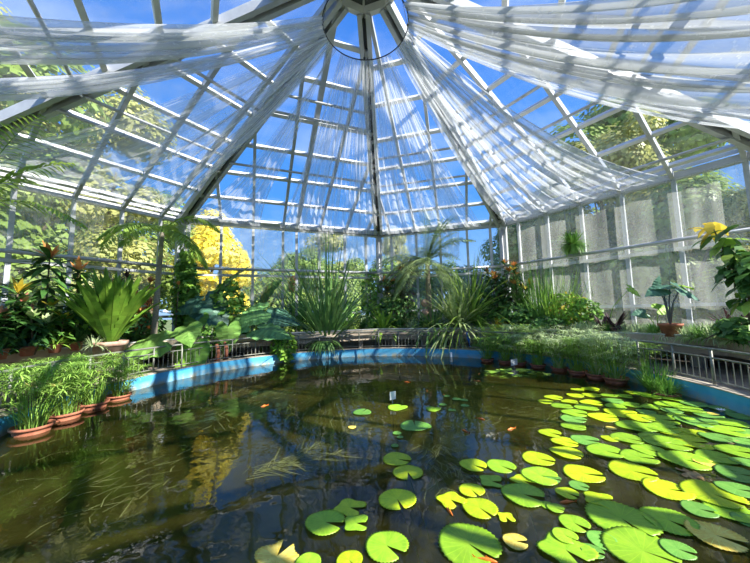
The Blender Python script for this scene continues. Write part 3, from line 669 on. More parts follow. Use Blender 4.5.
# ------------------------------------------------------------------ elephant ears
TS=1.4
def L_(x,y,r,tip,nrm,s,m=None):
    d=cF+cR2*((x-375)/FP)+cU2*((281.5-y)/FP)
    q=col(x,r,y); k=q.y/d.y; p=EYE+d*k; s=s*TS
    return (p,tip,nrm,s)+((m,) if m else ())
b1=col(178,6.45); b1.z=.2
make_taro('elephant_ear','elephant ear at the left rim with a huge round leaf and dark lobed leaves',b1,[L_(162,341,5.95,(-.95,-.25,-.12),(.1,-.5,.85),.80,'heart_leaf'),L_(187,327,6.0,(.35,-.5,-.35),(.1,-.75,.6),.52,'heart_leaf'),L_(192,347,5.95,(.2,-.3,-.9),(.2,-.9,.3),.62,'mid_leaf'),L_(186,366,5.85,(-.2,-.4,-.8),(.2,-.9,.3),.42,'bright_leaf')])
b2=col(224,6.6); b2.z=.2
make_taro('elephant_ear','single upright heart shaped light green leaf above an orange stained stump',b2,[L_(228,327,5.9,(.05,-.1,-1),(.15,-1,.1),.52,'heart_leaf'),L_(205,345,6.3,(-.6,-.3,-.5),(.1,-.6,.6),.4,'mid_leaf')])
b2=col(222,6.05); b2.z=.2
t=thing('orange_stump','two orange brown weathered stumps standing behind the railing under the heart leaf','stump',b2+Vector((0,.05,0)))
for dx,h in ((-.14,.55),(.12,.62)):
    mb=MB(); mb.tube([(dx,0,0),(dx+.03,0,h*.5),(dx-.02,0,h)],.09,8,.05); mb.obj('stump_stem','terracotta',t,True)
b3=col(262,6.9); b3.z=.2
make_taro('elephant_ear','dark elephant ear with broad wavy leaves held level beside the spiky plant',b3,[L_(260,329,6.0,(.95,-.2,-.1),(-.02,-.4,.9),.78,'big_leaf'),L_(247,327,6.2,(-.8,-.1,-.1),(.0,-.4,.9),.45,'big_leaf'),L_(262,311,6.5,(-.75,-.2,-.2),(.1,-.65,.7),.75,'big_leaf'),L_(272,315,6.6,(.8,.1,-.15),(0,-.6,.8),.75,'blue_leaf'),L_(262,296,7.5,(.5,-.2,.5),(-.4,-.6,.5),.7,'dark_leaf')])
b4=col(208,7.7); b4.z=ZS
make_taro('elephant_ear','blue grey drooping elephant ear leaves high beside the climbing vine',b4,[L_(205,301,7.5,(.7,-.2,-.7),(.3,-.7,.6),.9,'blue_leaf'),L_(196,303,7.5,(-.8,-.1,-.2),(0,-.7,.7),.6,'blue_leaf'),L_(222,284,7.8,(.7,.1,.75),(-.6,-.5,.6),.8,'dark_leaf'),L_(197,316,7.4,(-.2,-.4,-.7),(0,-.8,.6),.55,'mid_leaf')])
shrub(228,7.5,278,.62,620,.15,'light green umbrella leaved shrub between the two elephant ears','mid_leaf','bright_leaf')
shrub(208,6.9,325,.6,420,.11,'small leaved green bush behind the railing under the vine','mid_leaf','bright_leaf',z=.3)
shrub(262,8.0,292,.7,420,.12,'dark bushy foliage behind the level elephant ear leaves','dark_leaf','mid_leaf')
shrub(284,5.72,333,.45,420,.12,'ivy like plant creeping over the blue wall below the spiky plant','bright_leaf','mid_leaf',z=-.05,name='creeping_plant',cat='creeper')
shrub(300,7.9,300,.8,520,.11,'dark foliage behind the spiky plant','dark_leaf','mid_leaf')
shrub(345,8.0,300,.8,520,.10,'soft green bush right of the tall spiky plant','mid_leaf','dark_leaf')
# spiky plants
def spiky(x,r,ytop,name,label,n,w,lo,hi,droop,m,z=ZS,cat='spiky plant',segs=6,wide=.15,Lm=1.0,r0=.08):
    p=col(x,r); p.z=z; L=(zat(p,ytop)-z)*Lm; t=make_tuft(name,label,n=n,L=L,w=w,lo=lo,hi=hi,droop=droop,m=m,cat=cat,segs=segs,wide=wide,r0=r0); put(t,p,R(0,6)); return t
spiky(327,6.35,256,'screw_pine','huge spiky plant with long arching sword leaves at the back rim',125,.085,.45,1.52,.8,'spike_leaf',z=.4,cat='screw pine',Lm=1.3)
t=thing('hanging_grass','long blades hanging from the spiky plant over the blue wall','grass'); mb=MB()
for k in range(70): a=R(0,2*PI); mb.blade((R(-.1,.1),R(-.1,.1),0),(math.cos(a)*.6,-abs(math.sin(a))*.8,.35),R(.6,1.1),.045,2.6,6)
mb.obj('foliage','spike_leaf',t); p=col(324,5.85); p.z=.55; put(t,p)
spiky(297,7.3,262,'bromeliad','upright strap leaved plant with a brownish red flower spike',46,.06,.9,1.5,.4,'spike_leaf',cat='bromeliad')
t=thing('flower_spike','brownish red flower spike standing among the strap leaves','flower'); mb=MB(); mb.tube([(0,0,0),(.02,0,.5),(.0,0,1.0)],.012,5); mb.obj('flower_stalk','papyrus',t)
mb=MB()
for k in range(60): a=R(0,6.28); mb.blade((0,0,.75+.3*k/60),(math.cos(a),math.sin(a),.9),.13,.04,.6,2)
mb.obj('bracts','pink_leaf',t); p=col(292,7.25); p.z=ZS; h=zat(p,281)-ZS; put(t,p,0,h/1.0)
# bright bromeliads in the middle
spiky(383,6.95,309,'nest_plant','bright yellow green strap leaved plant hanging over the back bench edge',60,.13,.0,1.4,1.3,'bright_leaf',Lm=1.3,wide=.4)
spiky(411,6.95,316,'air_plant','small silvery star shaped plant on the back bench edge',34,.03,.1,1.5,.4,'papyrus_pale',Lm=1.0)
crot(395,8.0,268,name='croton',label='red and orange croton in front of the back right glass',tops=6,L=.42,w=.12,lm='dark_leaf',nm='orange_leaf',n=26,cat='croton',topn=14,r=.5)
crot(404,8.2,262,name='croton',label='dark wine coloured croton left of the feathery palm',tops=5,L=.44,w=.12,lm='purple_leaf',nm='pink_leaf',n=24,cat='croton',r=.5)
shrub(372,8.1,268,.55,620,.13,'pale green climbing bush on the back glass by the centre post','mid_leaf','bright_leaf')
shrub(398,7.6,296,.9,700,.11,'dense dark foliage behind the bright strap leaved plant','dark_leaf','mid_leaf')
# feathery palm, dracaena
p=col(429,7.3); p.z=ZS; th=zat(p,262)-ZS
t=make_palm('feathery_palm','feathery palm with upright grey green fronds at the back right',th,nf=40,L=2.15,ll=.38,tr=.13,m='palm_grey',droop=1.4,elo=-.35,ehi=1.45,nl=36,w=.04); put(t,p,.4)
t=thing('hanging_seed_pods','two round brown seed pods one above the other beside the palm trunk','seed pod',col(425,6.75)+Vector((0,0,ZS)))
for z,r in ((zat(t.location,303)-ZS,.17),(zat(t.location,312)-ZS,.15)):
    mb=MB(); mb.lathe([(0,-r),(r*.6,-r*.8),(r,-r*.1),(r*.8,r*.55),(r*.3,r*.85),(0,r*.9)],14,(0,0,z)); mb.obj('pod','terracotta_old',t,True)
spiky(457,6.9,282,'spider_lily','big clump of arching pale striped leaves in front of the feathery palm',130,.10,-.1,1.45,1.1,'striped_leaf',Lm=1.3,wide=.3)
spiky(432,6.7,302,'hanging_bromeliad','drooping dark green strap leaves hanging over the back railing',90,.07,-.2,1.3,2.0,'spike_leaf',z=.85,Lm=1.5)
spiky(470,7.3,258,'yellow_fan_plant','yellow green drooping fan of leaves right of the feathery palm',110,.06,.0,1.4,1.5,'palm_leaf',z=1.2,Lm=1.25)
t=make_tuft('dracaena','x',n=50,L=.5,w=.05,lo=-.3,hi=1.3,droop=1.4,m='striped_leaf',cat='dracaena',pot=(.17,.22,'terracotta_old',False)); t['label']='clay pot with a stripy plant at the foot of the back railing'; p=col(459,6.1); p.z=.25; put(t,p,0,.8)
t=thing('blue_strap','blue plastic strap hanging on the back railing beside the clay pot','strap'); mb=MB()
for k in range(3): mb.tube([(.02*k,0,.55),(.03*k+.03,.0,.3),(.12-.02*k,0,.05)],.016,6)
mb.obj('strap_loop','cable_blue',t,True); p=col(465,5.93); p.z=.3; put(t,p)
crot(505,7.9,259,name='croton',label='bushy croton with orange and yellow tips before the back right corner post',tops=9,L=.38,w=.12,lm='dark_leaf',nm='orange_leaf',n=26,cat='croton',r=.7,topn=9)
crot(520,8.0,268,name='croton',label='dark green croton with yellow tips right of the corner post',tops=6,L=.36,w=.12,lm='dark_leaf',nm='yellow_leaf',n=24,cat='croton',r=.5,topn=6)
shrub(478,8.1,284,.7,640,.13,'dark broad leaved bush behind the striped clump','dark_leaf','mid_leaf')
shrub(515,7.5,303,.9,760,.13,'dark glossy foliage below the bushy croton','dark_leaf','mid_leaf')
shrub(545,7.2,316,.6,520,.10,'low dark green bush on the back right bench corner','dark_leaf','mid_leaf')
shrub(520,6.9,324,.7,600,.06,'low grey green carpet plant along the bench edge','papyrus_pale','mid_leaf')
shrub(500,6.85,316,.25,200,.07,'small yellow green bush on the bench behind the first bowls','yellow_leaf','bright_leaf')
# reeds and right bench
spiky(540,7.7,256,'tall_reeds','tall upright green reeds inside the right wall',90,.035,1.0,1.55,.35,'mid_leaf',cat='reeds',Lm=1.05,r0=.35)
spiky(556,7.7,262,'tall_reeds','yellow green reeds below the hanging fern',80,.03,1.0,1.55,.4,'bright_leaf',cat='reeds',Lm=1.05,r0=.35)
shrub(566,7.8,292,.7,700,.10,'bright yellow green bush under the hanging fern','bright_leaf','yellow_leaf')
shrub(584,7.8,298,.5,420,.10,'leafy green bush by the white post on the right bench','mid_leaf','bright_leaf')
# hanging fern
p=col(578,8.0); p.z=zat(p,244)
t=make_tuft('hanging_fern','round wispy green fern hanging under the eave at the right wall',n=420,L=.52,w=.03,lo=-1.0,hi=1.4,droop=.9,m='mid_leaf',cat='hanging fern',r0=.08); put(t,p)
mb=MB(); mb.lathe([(0,-.12),(.1,-.1),(.14,0),(.12,0),(0,-.02)],12); mb.obj('basket','bark',t); mb=MB(); mb.tube([(0,0,0),(.0,0,ZE-p.z-.15)],.005,4); mb.obj('hanging_wire','black',t)
# dark bromeliads
def bro(x,r,y,lab,L=.5,w=.1):
    p=col(x,r); p.z=ZS+.12
    t=make_tuft('dark_bromeliad',lab,n=26,L=L,w=w,lo=.1,hi=1.3,droop=.8,m='purple_leaf',cat='bromeliad',pot=(.14,.16,'terracotta_old',False),wide=.4); p.z=ZS; put(t,p,R(0,6))
bro(601,7.5,310,'smaller dark purple bromeliad left on the right bench',.42,.09)
bro(613,7.2,310,'large dark purple bromeliad spreading flat leaves on the right bench',.62,.10)
bro(735,7.3,312,'dark purple bromeliad with an upright leaf near the right picture edge',.60,.12)
# potted taro
TS=1.15
b=col(668,7.1); b.z=ZS
make_taro('potted_taro','tall dark stemmed taro with blue green leaves in a terracotta pot',b,[L_(662,289,7.1,(-1,0,-.25),(0,-.6,.8),.34,'blue_leaf'),L_(670,286,7.2,(-.9,.5,.05),(0,-.35,.9),.30,'blue_leaf'),L_(680,288,7.1,(.95,-.1,-.45),(-.1,-.6,.8),.46,'blue_leaf'),L_(682,285,7.3,(1,.2,-.12),(0,-.3,.95),.30,'bright_leaf'),L_(657,285,7.2,(.2,-.2,.6),(.2,-.7,.3),.20,'blue_leaf')],sm='shadow_net',pot=(.22,.3,'terracotta',False),srad=.02)
b=col(655,7.2); b.z=ZS
make_taro('young_taro','young taro with one bright green leaf beside the terracotta pot',b,[L_(658,309,7.2,(.8,0,.2),(-.2,-.8,.5),.28,'bright_leaf'),L_(645,313,7.2,(-.8,0,.0),(-.1,-.8,.6),.26,'blue_leaf')])
b=col(604,7.6); b.z=ZS
make_taro('leaning_taro','single long stemmed leaf leaning out over the right bench',b,[L_(630,288,7.3,(.75,-.2,-.55),(.2,-.7,.6),.30,'bright_leaf')])
GS='spider plants massed along the right bench'
sp0=make_tuft('spider_plant','x',n=150,L=.36,w=.018,lo=0,hi=1.45,droop=1.5,m='papyrus_pale',cat='spider plant'); sp1=make_tuft('spider_plant','x',n=150,L=.36,w=.02,lo=0,hi=1.45,droop=1.4,m='mid_leaf',cat='spider plant')
fs=set(); kk=0
for r in (7.1,7.5,7.9):
    for x in range(575,790,15):
        kk+=1; k=(kk*7)%3==0; q=sp1 if k else sp0; p=col(x+R(-4,4),r/ (1.0)); p.z=ZS
        lab='striped pale spider plant in the low mass along the right bench' if not k else 'plain green spider plant in the low mass along the right bench'
        if k not in fs: fs.add(k); put(q,p,R(0,6),1); q['label']=lab; q['group']=GS
        else: dup(q,p,R(0,6),R(.8,1.1),lab,GS+(' with striped leaves' if not k else ' with plain leaves'))
sp0['group']=GS+' with striped leaves'; sp1['group']=GS+' with plain leaves'
shrub(738,7.0,318,.4,300,.12,'dark round leaved plant in a pot at the right end of the bench','dark_leaf','mid_leaf')
# yellow tipped tree at right edge
p=col(752,7.0); p.z=ZS; h=zat(p,212)-ZS
t=thing('rubber_tree','dark big leaved tree with yellow tips leaning into the right picture edge','tree',p); st=MB(); lf=MB(); yl=MB(); ol=MB()
def rel(x,y,r=6.9): 
    d=cF+cR2*((x-375)/FP)+cU2*((281.5-y)/FP); q=col(x,r,y); return EYE+d*(q.y/d.y)-p
for (x,y,n,mm) in [(708,225,5,yl),(712,228,4,yl),(716,236,6,lf),(722,240,6,ol),(738,252,7,ol),(730,248,8,lf),(742,262,12,lf),(735,274,14,lf),(748,270,12,lf),(728,268,8,lf),(750,255,10,lf),(745,284,12,lf),(756,285,10,lf),(742,298,8,lf),(746,300,6,ol),(722,232,4,lf)]:
    c=rel(x,y)
    for k in range(n):
        a=R(0,2*PI); d=Vector((math.cos(a),math.sin(a)*.6,R(-1.0,.5))); mb_=mm; mb_.blade(c+Vector((R(-.06,.06),R(-.1,.1),R(-.06,.06))),d,R(.28,.46),.17,1.1,4,wide=.45)
for (x,y) in [(712,226),(738,255),(728,266),(746,300)]: 
    q=rel(x,y); st.tube([(0,0,0),(q.x*.3,q.y*.3,q.z*.5),tuple(q)],.03,6,.012)
st.obj('trunk','bark',t); lf.obj('foliage','dark_leaf',t); yl.obj('yellow_tip','yellow_leaf',t); ol.obj('olive_leaves','palm_leaf',t)
# pale fluted prop / white thing near palm
t=thing('white_leaf_bract','white folded sheet lying among the leaves beside the slender palm','sheet'); mb=MB(); mb.quad((0,0,0),(.5,.0,-.22),(.45,.12,-.18),(.02,.14,.08)); mb.quad((0,0,-.01),(.02,.14,.07),(.45,.12,-.19),(.5,.0,-.23)); mb.obj('sheet_face','white_plastic',t); p=col(163,7.0); p.z=zat(p,311); put(t,p,0,.6)
# ------------------------------------------------------------------ small things
t=thing('white_stake','short white stake standing in the water before the back wall','stake'); mb=MB(); mb.tube([(0,0,-.5),(0,0,.16)],.045,10); mb.obj('stake_post','white_plastic',t,True); p=at(451,357,0); put(t,p)
for x,y,w_,h_,lab in [(393,399,.13,.14,'small blank white plant label on a stick in the middle of the pond'),(514.5,363.5,.30,.17,'blank white plant label above the floating lily clump near the bowls')]:
    p=at(x,y+4,0); t=thing('plant_label',lab,'label',p,.6); mb=MB(); mb.tube([(0,.01,-.5),(0,.01,.12)],.007,5); mb.obj('label_stick','metal',t); mb=MB(); mb.beam((0,0,.06),(0,0,.06+h_),w_,.008,Vector((0,-1,.2))); mb.obj('label_card','white_plastic',t)
# floodlight
p=dep(58,104,8.0); t=thing('flood_light','small square black rimmed lamp fixed under the left roof rib','lamp',p); t.rotation_euler=(.5,.5,.4)
mb=MB(); mb.beam((-.14,0,0),(.14,0,0),.26,.05); mb.obj('lamp_body','black',t); mb=MB(); mb.beam((-.115,0,-.027),(.115,0,-.027),.21,.006); mb.obj('lamp_glass','pipe',t); mb=MB(); mb.tube([(0,0,0),(0,0,.28)],.015,6); mb.obj('bracket','metal',t)
t=thing('dead_leaf','brown dead leaf floating among the pads below the right wall','leaf',at(700,433,.012)); mb=MB(); bigleaf(mb,(0,0,0),(1,.1,.02),(0,0,1),.32); mb.obj('leaf_blade','dead_leaf',t)
t=thing('dead_leaf','brown grey dead leaf floating in the gap below the crowded mat','leaf',at(687,472,.012)); mb=MB(); bigleaf(mb,(0,0,0),(.9,-.4,.02),(0,0,1),.24); mb.obj('leaf_blade','dead_leaf',t)
t=thing('dead_leaf','reddish brown dead leaf beside the orange spot in the crowded mat','leaf',at(730,440,.014)); mb=MB(); bigleaf(mb,(0,0,0),(.9,-.2,.02),(0,0,1),.3); mb.obj('leaf_blade','dead_leaf',t)
t=thing('water_flower','tiny pale blue white flower floating on the shaded pads by the wall','flower',at(721,412,.02)); mb=MB()
for k in range(10): a=2*PI*k/10; mb.blade((0,0,0),(math.cos(a),math.sin(a),.9),.08,.03,.3,3)
mb.obj('petals','white_plastic',t)
# goldfish
def fishmesh():
    mb=MB(); n=8; k=8
    prof=[(-.5,.012),(-.38,.05),(-.2,.10),(0,.13),(.2,.12),(.36,.08),(.46,.045),(.5,.01)]
    n0=0
    for x,r in prof:
        for j in range(k): a=2*PI*j/k; mb.v.append((x,r*.6*math.cos(a),r*math.sin(a)))
    for i in range(len(prof)-1):
        for j in range(k): q=(j+1)%k; mb.f.append((i*k+j,i*k+q,(i+1)*k+q,(i+1)*k+j))
    return mb
t0=thing('goldfish','x','goldfish'); fishmesh().obj('body','goldfish',t0,True)
mb=MB(); mb.tri((-.47,0,0),(-.75,.02,.16),(-.66,0,0)); mb.tri((-.47,0,0),(-.66,0,0),(-.75,-.02,-.16)); mb.obj('tail_fin','goldfish',t0)
mb=MB(); mb.tri((-.1,0,.1),(.18,0,.1),(-.05,0,.22)); mb.obj('dorsal_fin','goldfish',t0)
fi=[(479,374,'goldfish farthest out, swimming before the bare back wall'),(478,381,'goldfish just below the farthest one'),(427,391,'goldfish left of the small round pads in mid pond'),(444,395,'goldfish beside the cluster of tiny pads in mid pond'),(481,419,'goldfish in the sky reflection right of mid pond'),(465,431,'goldfish right of the single dark green pad'),(511,429,'goldfish near the first pads of the right mat'),(407,382,'goldfish beyond the white label in the middle of the pond'),(449,511,'red goldfish below the lumpy yellow green pad'),(487,560,'orange goldfish under the rim of the largest front pad'),(567,502,'orange goldfish between the front pads, left of the widest one'),(264,406,'orange speck of a goldfish in the left half of the pond')]
for i,(x,y,lab) in enumerate(fi):
    p=at(x,y,.004); a=R(0,6)
    if i==0: put(t0,p,a,.13); t0['label']=lab; t0['group']='goldfish in the pond'
    else: dup(t0,p,a,.13,lab,'goldfish in the pond')
# submerged weed: strands nobody could count
mb=MB()
def strand(x0,y0,x1,y1,n,jit,ln=.5):
    for k in range(n):
        t_=R(0,1); p=at(x0+(x1-x0)*t_+R(-jit,jit),y0+(y1-y0)*t_+R(-jit,jit)*.6,.003); 
        if (p-PC).length>5.45: continue
        d=at(x1,y1,.003)-at(x0,y0,.003); a=math.atan2(d.y,d.x)+R(-.9,.9); q=Vector((math.cos(a),math.sin(a),0)); s=Vector((-q.y,q.x,0)); L=ln*R(.4,1.2); w_=R(.0015,.004)
        c=s*R(-.15,.15)*L; m_=p+q*L*.5+c; e=p+q*L
        mb.quad(p-s*w_,p+s*w_,m_+s*w_,m_-s*w_); mb.quad(m_-s*w_,m_+s*w_,e+s*w_*.3,e-s*w_*.3)
strand(240,478,370,425,70,5); strand(250,470,350,452,40,5); strand(300,395,360,430,40,22,.4); strand(430,440,465,480,50,12,.3); strand(225,430,265,385,30,12); strand(440,420,560,415,60,22,.35)
strand(30,480,230,420,70,45,.25); strand(150,420,300,380,110,22,.25); strand(380,395,500,385,60,18,.25); strand(60,520,160,470,40,40,.3); strand(110,400,210,385,60,9,.2)
strand(420,440,445,490,30,5,.35); strand(300,372,470,376,60,6,.3)
o=mb.obj('water_weeds','weed'); tag(o,'thin yellow green weed strands floating just under the pond surface','water weeds',kind='stuff')
# ------------------------------------------------------------------ lily pads
def padmesh(seed,lump=0,notch=.34):
    rr=random.Random(seed); mb=MB(); Nn=72; dep_=rr.uniform(.05,.2); ph=rr.uniform(0,6)
    n0=0; rings=[0,.3,.62,.88,1.0]; ang=[]
    for j in range(Nn+1): ang.append(notch/2+(2*PI-notch)*j/Nn)
    def pos(q,a,j):
        e=1+.03*math.sin(3*a+ph)+lump*.16*math.sin(4*a+ph*2)+(.03*(1 if j%2 else -1) if q>.95 else 0)
        edge=min(a-notch/2,2*PI-notch/2-a); e*=1-.10*math.exp(-edge*5)
        r=q*e; z=.018*q*q+.035*q**3*math.sin(2*a+ph)+.012*q*math.sin(5*a+ph); 
        return (r*math.cos(a),r*math.sin(a),z+.004)
    for q in rings:
        for j,a in enumerate(ang):
            x,y,z=pos(q,a,j); mb.v.append((x+(dep_*(1-q)*.0),y,z))
    W=Nn+1
    for i in range(len(rings)-1):
        for j in range(Nn): mb.f.append((i*W+j,(i+1)*W+j,(i+1)*W+j+1,i*W+j+1))
    # underside rim
    b0=len(mb.v)
    for j,a in enumerate(ang):
        x,y,z=mb.v[(len(rings)-1)*W+j]; mb.v.append((x*.99,y*.99,z-.012))
    for j in range(Nn): mb.f.append(((len(rings)-1)*W+j,b0+j,b0+j+1,(len(rings)-1)*W+j+1))
    return mb
PM={}
for c in 'ygdo':
    PM[c]=[padmesh(k*7+ord(c)*3,0 if k<4 else 1,[.24,.42,.16,.34,.6][k]).mesh('lily_pad','pad_'+c,True) for k in range(5)]
CN={'y':'yellow green','g':'fresh green','d':'dark green','o':'yellow orange'}
PADS=[ # x,y,width px,colour,notch angle deg,variant,label
(468.7,543.7,62,'g',-50,0,'largest round green pad at the bottom of the picture, toothed rim'),
(643,551,70,'g',-40,2,'wide green pad cut by the bottom edge, right of centre'),
(566,550,50,'g',-60,4,'ragged green pad cut by the bottom edge, right of the largest pad'),
(386.5,545.5,44,'g',-45,1,'green pad at the bottom with a notch towards the yellowing pad'),
(349,560,26,'y',-50,0,'small pad cut by the bottom edge left of the notched green pad'),
(277,556,42,'o',80,4,'yellowed curling pad with browned rim at the bottom left'),
(308,562,26,'g',-60,0,'sliver of a green pad beside the yellowed curling one'),
(325,522,40,'g',-25,1,'yellow green pad with a brown spot left of the bottom pads'),
(356,523,25,'g',-10,4,'small green pad tucked behind the one with a brown spot'),
(350,507.5,30,'y',-20,4,'yellow pad with ragged brown tips behind the brown spotted one'),
(397.2,498.9,36,'y',-70,0,'yellow green pad freckled with dots, above the notched green pad'),
(407.9,472.2,30,'y',-85,1,'lower of the two touching yellow green pads in mid pond'),
(397.5,458.9,29,'y',-20,3,'upper of the two touching yellow green pads in mid pond'),
(415.3,425.8,30,'d',90,2,'single smooth oval dark green pad in mid pond'),
(397.3,407.2,20,'g',60,2,'oval pad with yellow rim beside the mid pond white label'),
(362,412,19,'d',60,2,'lone oval green pad left of the white label'),
(352,427,8,'o',60,2,'tiny orange pad left of the single smooth oval pad'),
(473.2,465,27,'y',-40,1,'yellow green notched pad left of the bright green one'),
(500.7,465.8,29,'g',-45,0,'green pad with a reddish tip right of its yellow green neighbour'),
(491.3,481,23,'g',-15,4,'small dark edged pad below the green one with reddish tip'),
(471.3,489.8,25,'y',-60,0,'small yellow green pad touching the round pad below it'),
(450.8,499.7,27,'y',-60,4,'lumpy yellow green pad above the red goldfish'),
(479.3,507.7,36,'y',-70,0,'round yellow green pad just above the largest pad'),
(523.3,494.3,42,'g',-40,1,'broad green pad with folded edge under a lumpy yellow one'),
(523,480.5,24,'y',-40,4,'lumpy yellow green pad lying on the broad folded one'),
(538.5,458.5,32,'y',-40,3,'yellow green pad with an open notch above the broad dark one'),
(540,475.5,36,'g',-35,1,'medium green pad between two yellow green pads right of centre'),
(547,505,14,'g',-30,0,'little pad at the right tip of the broad folded one'),
(506,517,16,'y',-80,4,'tiny broken pad above the yellow fading one'),
(515.3,541,25,'o',-10,1,'fading yellow pad right of the largest green pad'),
(552.7,478.3,16,'d',-50,3,'small dark pad beside the medium green one'),
(566.5,452.5,31,'y',-50,0,'yellow green pad with deep notch below the bright small one'),
(567.3,493,22,'y',-35,1,'small yellow green pad above the lone orange goldfish'),
(555.3,507.7,17,'g',-40,0,'small green pad left of the orange goldfish'),
(574,522.9,29,'g',-50,1,'green pad with a dark hole below the orange goldfish'),
(564.7,535.1,24,'g',-55,0,'round green pad touching the ragged one at the bottom edge'),
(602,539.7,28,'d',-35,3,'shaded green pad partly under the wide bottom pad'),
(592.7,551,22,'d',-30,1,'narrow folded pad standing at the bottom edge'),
(621.5,518.3,61,'g',-75,0,'widest green pad right of centre with toothed rim'),
(599.3,499.5,28,'y',-20,4,'yellow pad with brown bitten tip behind the widest pad'),
(668.7,520.2,47,'g',-60,1,'green pad with folded lobes right of the widest pad'),
(678,549,30,'d',-40,3,'small green pad beside the wide bottom one'),
(715.9,535.1,48,'o',-55,1,'bright yellow orange dying pad near the bottom right corner'),
(713.2,494,52,'y',-60,3,'long yellow green pad with lobed edge at the right'),
(699.3,509,30,'d',-40,1,'half submerged dark pad left of its bright neighbour'),
(731,511,42,'g',-35,3,'green pad under the long yellow green one at the right edge'),
(748,520,26,'d',-30,0,'dark pad cut by the right picture edge'),
(667.3,489,42,'y',-20,3,'bean shaped yellow green pad left of the dead leaf'),
(632.7,470.9,43,'y',-50,3,'kidney shaped yellow green pad standing clear in dark water'),
(583.3,473.5,38,'y',-20,3,'yellow green pad with orange bitten tip in the centre right'),
(578.8,485.5,19,'d',-40,1,'small dark pad below the one with orange bitten tip'),
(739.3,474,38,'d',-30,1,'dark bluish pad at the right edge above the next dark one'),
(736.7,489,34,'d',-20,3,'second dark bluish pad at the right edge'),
(704,462,18,'o',-30,1,'narrow orange yellow pad lying below the mat'),
(610,438.3,17,'y',-30,2,'bright yellow small pad left of the mat'),(610.9,428,10,'o',-30,2,'tiny orange yellow pad above the bright yellow one'),
(706.8,447.8,11,'o',-30,2,'small orange leaf spot in the crowded mat'),(713,413.5,10,'o',-20,2,'tiny orange pad near the pale flower'),
(584.7,439.7,27,'d',-40,3,None),(564.7,441.8,26,'y',-40,0,None),(605.5,450.9,34,'g',-40,3,None),(573.5,418.9,25,'d',-30,1,None),(573.5,426.3,24,'g',-30,2,None),(602.5,417,28,'y',-20,2,None),(634.8,426.3,34,'g',-30,2,None),(627.3,438.3,30,'g',-40,3,None),(648.1,449.8,30,'g',-40,1,None),(638.8,457,33,'g',-30,3,None),(655.3,437.5,28,'g',-30,2,None),(662,427.7,32,'g',-30,1,None),(667.3,443,40,'g',-40,2,None),(684.7,459.7,44,'g',-30,1,None),(549.8,432.8,22,'y',-30,1,None),
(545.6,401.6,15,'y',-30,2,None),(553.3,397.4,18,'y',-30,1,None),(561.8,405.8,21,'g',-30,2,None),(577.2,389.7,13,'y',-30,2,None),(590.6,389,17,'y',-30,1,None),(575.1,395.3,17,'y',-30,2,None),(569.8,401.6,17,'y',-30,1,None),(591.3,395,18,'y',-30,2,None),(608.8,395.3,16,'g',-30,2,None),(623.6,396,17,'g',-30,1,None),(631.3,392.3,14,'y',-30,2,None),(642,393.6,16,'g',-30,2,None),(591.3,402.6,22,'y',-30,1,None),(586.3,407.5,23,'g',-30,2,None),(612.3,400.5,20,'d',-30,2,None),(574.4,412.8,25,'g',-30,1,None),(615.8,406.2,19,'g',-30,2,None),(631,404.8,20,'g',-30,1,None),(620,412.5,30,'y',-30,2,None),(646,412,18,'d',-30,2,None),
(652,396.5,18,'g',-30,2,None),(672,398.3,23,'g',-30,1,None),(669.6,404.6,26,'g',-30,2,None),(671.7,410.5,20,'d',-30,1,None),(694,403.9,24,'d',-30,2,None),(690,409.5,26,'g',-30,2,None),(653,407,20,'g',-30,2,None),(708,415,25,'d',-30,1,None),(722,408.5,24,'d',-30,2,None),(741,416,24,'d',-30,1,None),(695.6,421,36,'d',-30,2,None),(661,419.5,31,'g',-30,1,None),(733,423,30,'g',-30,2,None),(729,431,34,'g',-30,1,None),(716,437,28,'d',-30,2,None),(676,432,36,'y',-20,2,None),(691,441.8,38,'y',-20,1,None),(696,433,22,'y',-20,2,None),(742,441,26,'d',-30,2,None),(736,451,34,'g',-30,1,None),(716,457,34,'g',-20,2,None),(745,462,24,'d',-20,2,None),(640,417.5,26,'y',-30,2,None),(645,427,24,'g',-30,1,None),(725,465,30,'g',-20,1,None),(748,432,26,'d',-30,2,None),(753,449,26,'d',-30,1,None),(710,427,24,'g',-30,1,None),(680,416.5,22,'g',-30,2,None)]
for i,(x,y,w_) in enumerate([(433.3,408.8,16),(442.7,404.5,8),(447,396,7),(456.8,399,9),(464,400,8),(452,410,8),(465,405.5,9),(397,433,9),(400,437,7),(394.8,445.5,8)]):
    PADS.append((x,y,w_,'d' if i else 'g',60,2,'small oval pad in the loose mid pond group, right of the white label' if i<7 else 'tiny pad between the single smooth pad and the touching pair'))
